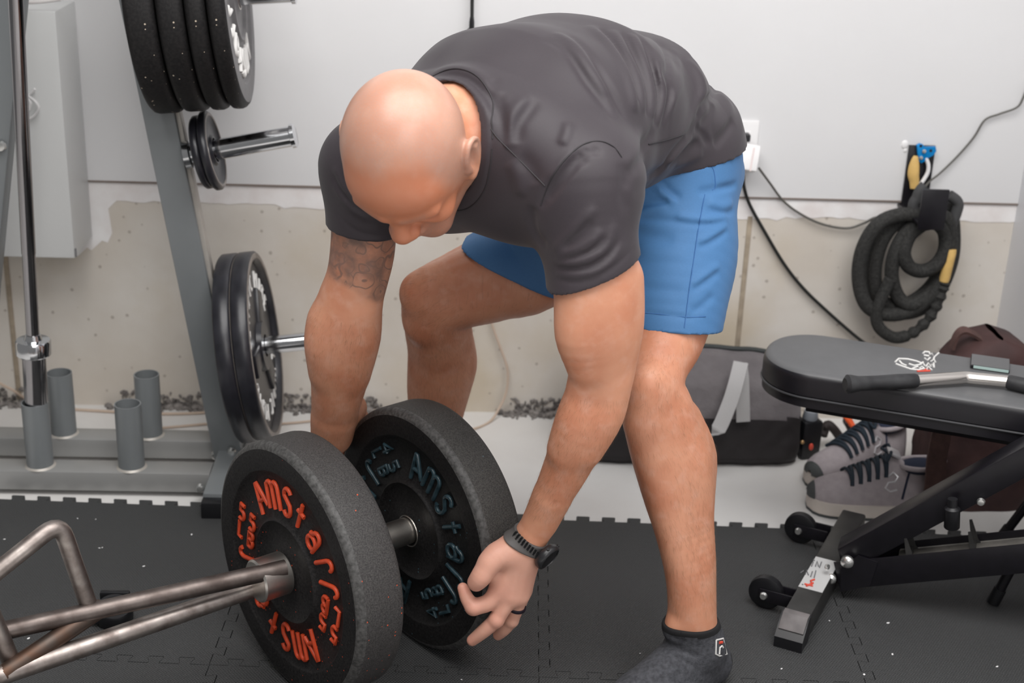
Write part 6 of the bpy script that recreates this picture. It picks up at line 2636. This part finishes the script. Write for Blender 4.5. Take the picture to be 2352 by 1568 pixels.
# ring
g = G()
ra_, rb_ = hy(1191, 1377, 2.0145), hy(1187, 1395, 2.0165)
rd = (rb_ - ra_).normalized()
g.lathe([(0.0118, -0.0028), (0.0150, -0.0030), (0.0155, -0.0015), (0.0155, 0.0015), (0.0150, 0.0030), (0.0118, 0.0028)], rb_ - rd * 0.001, rd, 40, close=True)
g.build('ring', M['ring'], PROOT)

# ---- the body's own mesh, tucked in where cloth covers it
hB = 0.0040
vB, qB = polygonise(body, (-0.36, 1.80, -0.005), (0.62, 2.80, 1.16), hB, fine=(
    ((-0.175, 0.175, 0.0020),), ((1.86, 2.10, 0.0020),), ((0.10, 0.34, 0.0020), (0.84, 1.12, 0.0020))))
vB = relax(vB, qB, 1, 0.4)


def tuck(v, fn, ok, gap=0.005):
    val = fn(v)
    k = np.where((val > -gap) & (val < 0.03) & ok(v))[0]
    if len(k):
        nrm = grad(lambda P: fn(P), v[k], 0.003)
        v[k] -= nrm * (val[k] + gap)[:, None]


def in_shorts(P):
    a = (P - shhL[0]) @ shhL[1] < -0.006
    b = (P - shhR[0]) @ shhR[1] < -0.006
    onL = gLegL(P, 0.1) < gLegR(P, 0.1)
    return np.where(onL, a, b) & (P[:, 2] > 0.5) & (((P - A3(ST[2][0])) @ A3(-sp)) < 0.02) & (head(P) > 0.02) & (handL(P) > 0.05) & (gArmL(P) > 0.012) & (gArmR(P) > 0.05)


def in_shirt(P):
    mL = (P - hemL[0]) @ hemL[1] < -0.006
    mR = (P - hemR[0]) @ hemR[1] < -0.006
    dl = np.linalg.norm(P - A3(PY(1366, 640, 1.985)), axis=1) < 0.17
    dr = np.linalg.norm(P - A3(PY(834, 540, 2.30)), axis=1) < 0.13
    q = P - nkp
    ax = q @ nka
    rad = np.linalg.norm(q - ax[:, None] * nka, axis=1)
    neck = (ax > -0.08) & (rad < 0.085 + 0.12 * np.clip(ax, 0, 1)) & (np.linalg.norm(q, axis=1) < 0.3)
    return (P[:, 2] > 0.70) & (head(P) > 0.006) & (~dl | mL) & (~dr | mR) & ~neck & (((P - hemB[0]) @ hemB[1]) < -0.006)


tuck(vB, lambda P: shorts_out(P, 0.06), in_shorts)
tuck(vB, lambda P: shirt_out(P, 0.06), in_shirt)
mv = np.linalg.norm(vB - HC, axis=1)
# pigment fields: shaved hair, beard shadow, flush, tattoo
hloc = ((vB - HC) @ HQ) / HS


def sst(x, a, b):
    t = np.clip((x - a) / (b - a), 0, 1)
    return t * t * (3 - 2 * t)


on_head = sst(-mv, -0.175, -0.16)
hx_, hy_, hz_ = hloc[:, 0], hloc[:, 1], hloc[:, 2]
line = 0.030 + 0.017 * np.exp(-((hx_ + 0.006) / 0.027) ** 2) + 0.024 * sst(np.abs(hx_), 0.050, 0.078) + 0.0015 * np.sin(hx_ * 170 + 1) + 0.0012 * np.sin(hx_ * 390 + hz_ * 200)
hair = sst(line - hy_ + (hz_ - 0.07) * 0.25, -0.022, 0.020) * sst(hz_, -0.05, -0.005) * on_head
beard = sst(-hz_, 0.045, 0.075) * sst(hy_, -0.012, 0.02) * on_head * (1 - sst(np.abs(hx_), 0.2, 0.3))
brow = 0.75 * np.exp(-((hz_ - 0.010) / 0.0055) ** 2) * sst(np.abs(hx_), 0.008, 0.018) * sst(-np.abs(hx_), -0.054, -0.044) * sst(hy_, 0.062, 0.074) * on_head
beard = np.maximum(beard, brow)
flush = on_head * (1 - hair) * sst(hy_, 0.0, 0.06)
pa, pb2_ = A3(PY(830, 505, 2.30)), A3(PY(812, 672, 2.315))
ax_ = (pb2_ - pa)
ta = ((vB - pa) @ ax_) / (ax_ @ ax_)
dist = np.linalg.norm(vB - pa - np.clip(ta, 0, 1)[:, None] * ax_, axis=1)
dgv = (vB - pa) @ A3(V(0.98, -0.1, 0))
tat = (dist < 0.085) * sst(-(ta - 0.28 * sst(dgv, -0.03, 0.05)), -0.76, -0.66)
handm = sst((vB - A3(wc_)) @ A3(wax), -0.004, 0.02) * (np.linalg.norm(vB - A3(hy(1160, 1340, 2.01)), axis=1) < 0.16)
tips = np.zeros(len(vB))
for q in (hy(1063, 1350, 2.012), hy(1085, 1470, 2.006), hy(1144, 1458, 2.036), hy(1094, 1337, 1.99), hy(1088, 1394, 1.995), hy(1140, 1423, 1.996), hy(1150, 1352, 2.01)):
    tips = np.maximum(tips, np.exp(-(np.linalg.norm(vB - A3(q), axis=1) / 0.016) ** 2))
legm = sst(-vB[:, 2], -0.72, -0.60) * (vB[:, 0] > -0.12) * (vB[:, 1] > 2.09)


def skin_mat():
    m = bpy.data.materials.new('skin')
    m.use_nodes = True
    n, l = nt(m)
    b = n['Principled BSDF']
    b.inputs['Roughness'].default_value = 0.46
    b.inputs['Specular IOR Level'].default_value = 0.42
    b.inputs['Subsurface Weight'].default_value = 0.18
    b.inputs['Subsurface Radius'].default_value = (0.010, 0.0045, 0.0028)
    b.inputs['Subsurface Scale'].default_value = 1.0
    tc = n.new('ShaderNodeTexCoord')

    def noise(sc, det=4):
        t = n.new('ShaderNodeTexNoise')
        t.inputs['Scale'].default_value = sc
        t.inputs['Detail'].default_value = det
        l.new(tc.outputs['Object'], t.inputs['Vector'])
        return t.outputs['Fac']

    def rng(s, a, b_, c=0.0, d=1.0):
        r_ = n.new('ShaderNodeMapRange')
        for k, v in zip(('From Min', 'From Max', 'To Min', 'To Max'), (a, b_, c, d)):
            r_.inputs[k].default_value = v
        l.new(s, r_.inputs['Value'])
        return r_.outputs[0]

    def att(k):
        a = n.new('ShaderNodeAttribute')
        a.attribute_name = k
        return a.outputs['Fac']

    def mul(a, b_):
        x = n.new('ShaderNodeMath')
        x.operation = 'MULTIPLY'
        for i, s in enumerate((a, b_)):
            if isinstance(s, float):
                x.inputs[i].default_value = s
            else:
                l.new(s, x.inputs[i])
        return x.outputs[0]

    def mix(c1, c2, f):
        x = n.new('ShaderNodeMix')
        x.data_type = 'RGBA'
        for i, c in ((6, c1), (7, c2)):
            if isinstance(c, tuple):
                x.inputs[i].default_value = (*c, 1)
            else:
                l.new(c, x.inputs[i])
        if isinstance(f, float):
            x.inputs[0].default_value = f
        else:
            l.new(f, x.inputs[0])
        return x.outputs[2]
    c = mix((0.63, 0.300, 0.185), (0.55, 0.225, 0.128), rng(noise(14), 0.38, 0.66))
    c = mix(c, (0.66, 0.37, 0.27), rng(noise(45, 3), 0.5, 0.75, 0, 0.5))
    c = mix(c, (0.53, 0.185, 0.095), mul(att('flush'), 0.72))
    c = mix(c, (0.66, 0.375, 0.30), mul(att('handm'), 0.62))
    c = mix(c, (0.60, 0.235, 0.175), mul(att('tips'), 0.50))
    c = mix(c, (0.42, 0.27, 0.22), mul(att('hair'), rng(noise(700, 2), 0.3, 0.7, 0.30, 0.80)))
    c = mix(c, (0.30, 0.20, 0.165), mul(att('beard'), rng(noise(900, 2), 0.3, 0.7, 0.15, 0.75)))
    # body hair shadow on the shins: short streaks
    mp = n.new('ShaderNodeMapping')
    mp.inputs['Scale'].default_value = (260, 260, 36)
    l.new(tc.outputs['Object'], mp.inputs[0])
    st = n.new('ShaderNodeTexNoise')
    st.inputs['Scale'].default_value = 1.0
    st.inputs['Detail'].default_value = 2
    l.new(mp.outputs[0], st.inputs['Vector'])
    c = mix(c, (0.22, 0.105, 0.055), mul(att('legm'), rng(st.outputs['Fac'], 0.58, 0.74, 0, 0.22)))
    # tattoo: shaded petals and scroll lines
    vo = n.new('ShaderNodeTexVoronoi')
    vo.feature = 'DISTANCE_TO_EDGE'
    vo.inputs['Scale'].default_value = 34
    wv = n.new('ShaderNodeTexNoise')
    wv.inputs['Scale'].default_value = 20
    l.new(tc.outputs['Object'], wv.inputs['Vector'])
    vm = n.new('ShaderNodeVectorMath')
    vm.operation = 'MULTIPLY_ADD'
    l.new(wv.outputs['Color'], vm.inputs[0])
    vm.inputs[1].default_value = (0.05, 0.05, 0.05)
    l.new(tc.outputs['Object'], vm.inputs[2])
    l.new(vm.outputs[0], vo.inputs['Vector'])
    v2 = n.new('ShaderNodeTexVoronoi')
    v2.inputs['Scale'].default_value = 26
    l.new(vm.outputs[0], v2.inputs['Vector'])
    sn = n.new('ShaderNodeMath')
    sn.operation = 'SINE'
    l.new(mul(v2.outputs['Distance'], 17.0), sn.inputs[0])
    inkl = rng(sn.outputs[0], 0.25, 1.0, 0.0, 0.72)
    inks = rng(noise(24, 5), 0.40, 0.64, 0.20, 0.78)
    mxm = n.new('ShaderNodeMath')
    mxm.operation = 'MAXIMUM'
    l.new(inkl, mxm.inputs[0])
    l.new(inks, mxm.inputs[1])
    c = mix(c, (0.105, 0.085, 0.080), mul(att('tattoo'), mxm.outputs[0]))
    l.new(c, b.inputs['Base Color'])
    bp_ = n.new('ShaderNodeBump')
    bp_.inputs['Strength'].default_value = 0.16
    bp_.inputs['Distance'].default_value = 0.0008
    l.new(noise(380, 3), bp_.inputs['Height'])
    l.new(bp_.outputs[0], b.inputs['Normal'])
    # the shaved scalp shines a little more
    r1 = rng(att('hair'), 0.0, 1.0, 0.47, 0.35)
    l.new(r1, b.inputs['Roughness'])
    l.new(rng(att('hair'), 0.0, 1.0, 0.42, 0.52), b.inputs['Specular IOR Level'])
    return m


M['skin'] = skin_mat()
o_body = mesh_from('body', vB, qB, M['skin'], PROOT, {'hair': hair, 'beard': beard, 'flush': flush, 'tattoo': tat, 'tips': tips, 'handm': handm, 'legm': legm})

# fine hair on the forearms and legs
def strands():
    rs = np.random.default_rng(5)
    nB = grad(lambda P: body(P, 0.06), vB[::3])
    pts = vB[::3]
    V_, F_ = [], []

    def limb(chain_pts, lo, hi, count, rmax, ln, wd):
        S = np.array([A3(p) for p in chain_pts])
        seg = S[1:] - S[:-1]
        L = np.concatenate([[0], np.cumsum(np.linalg.norm(seg, axis=1))])
        best = np.full(len(pts), 9.0)
        tt = np.zeros(len(pts))
        dr = np.zeros((len(pts), 3))
        for i in range(len(seg)):
            bb = seg[i] @ seg[i]
            t = np.clip(((pts - S[i]) @ seg[i]) / bb, 0, 1)
            d = np.linalg.norm(pts - S[i] - t[:, None] * seg[i], axis=1)
            k = d < best
            best[k] = d[k]
            tt[k] = (L[i] + t[k] * math.sqrt(bb)) / L[-1]
            dr[k] = seg[i] / math.sqrt(bb)
        ok = np.where((best < rmax) & (tt > lo) & (tt < hi))[0]
        if not len(ok):
            return
        for j in rs.choice(ok, min(count, len(ok) * 4)):
            nrm = nB[j]
            d = dr[j] - nrm * (dr[j] @ nrm) + rs.normal(size=3) * 0.24
            d = d - nrm * (d @ nrm)
            d /= np.linalg.norm(d) + 1e-9
            p = pts[j] + rs.normal(size=3) * 0.0015
            p = p - nrm * ((p - pts[j]) @ nrm)
            l_ = ln * rs.uniform(0.5, 1.2)
            s_ = np.cross(d, nrm) * wd
            m = p + d * l_ * 0.55 + nrm * l_ * 0.20
            e = p + d * l_ + nrm * l_ * 0.24
            b = len(V_)
            V_.extend([p - s_, p + s_, m + s_ * 0.7, m - s_ * 0.7, e])
            F_.append((b, b + 1, b + 2, b + 3))
            F_.append((b + 3, b + 2, b + 4))
    limb(armL[4:], 0.18, 0.93, 3600, 0.075, 0.012, 0.000065)
    limb(armR[3:], 0.15, 0.95, 3200, 0.080, 0.012, 0.000065)
    limb(legL[3:], 0.10, 0.86, 4600, 0.10, 0.014, 0.00007)
    limb(legR[1:], 0.25, 0.98, 5200, 0.12, 0.014, 0.00008)
    me = bpy.data.meshes.new('body_hair')
    me.from_pydata([tuple(v) for v in V_], [], F_)
    o = link('body_hair', me, mat('brown_body_hair', (0.27, 0.14, 0.07), 0.5), PROOT)
    o['kind'] = 'stuff'


strands()
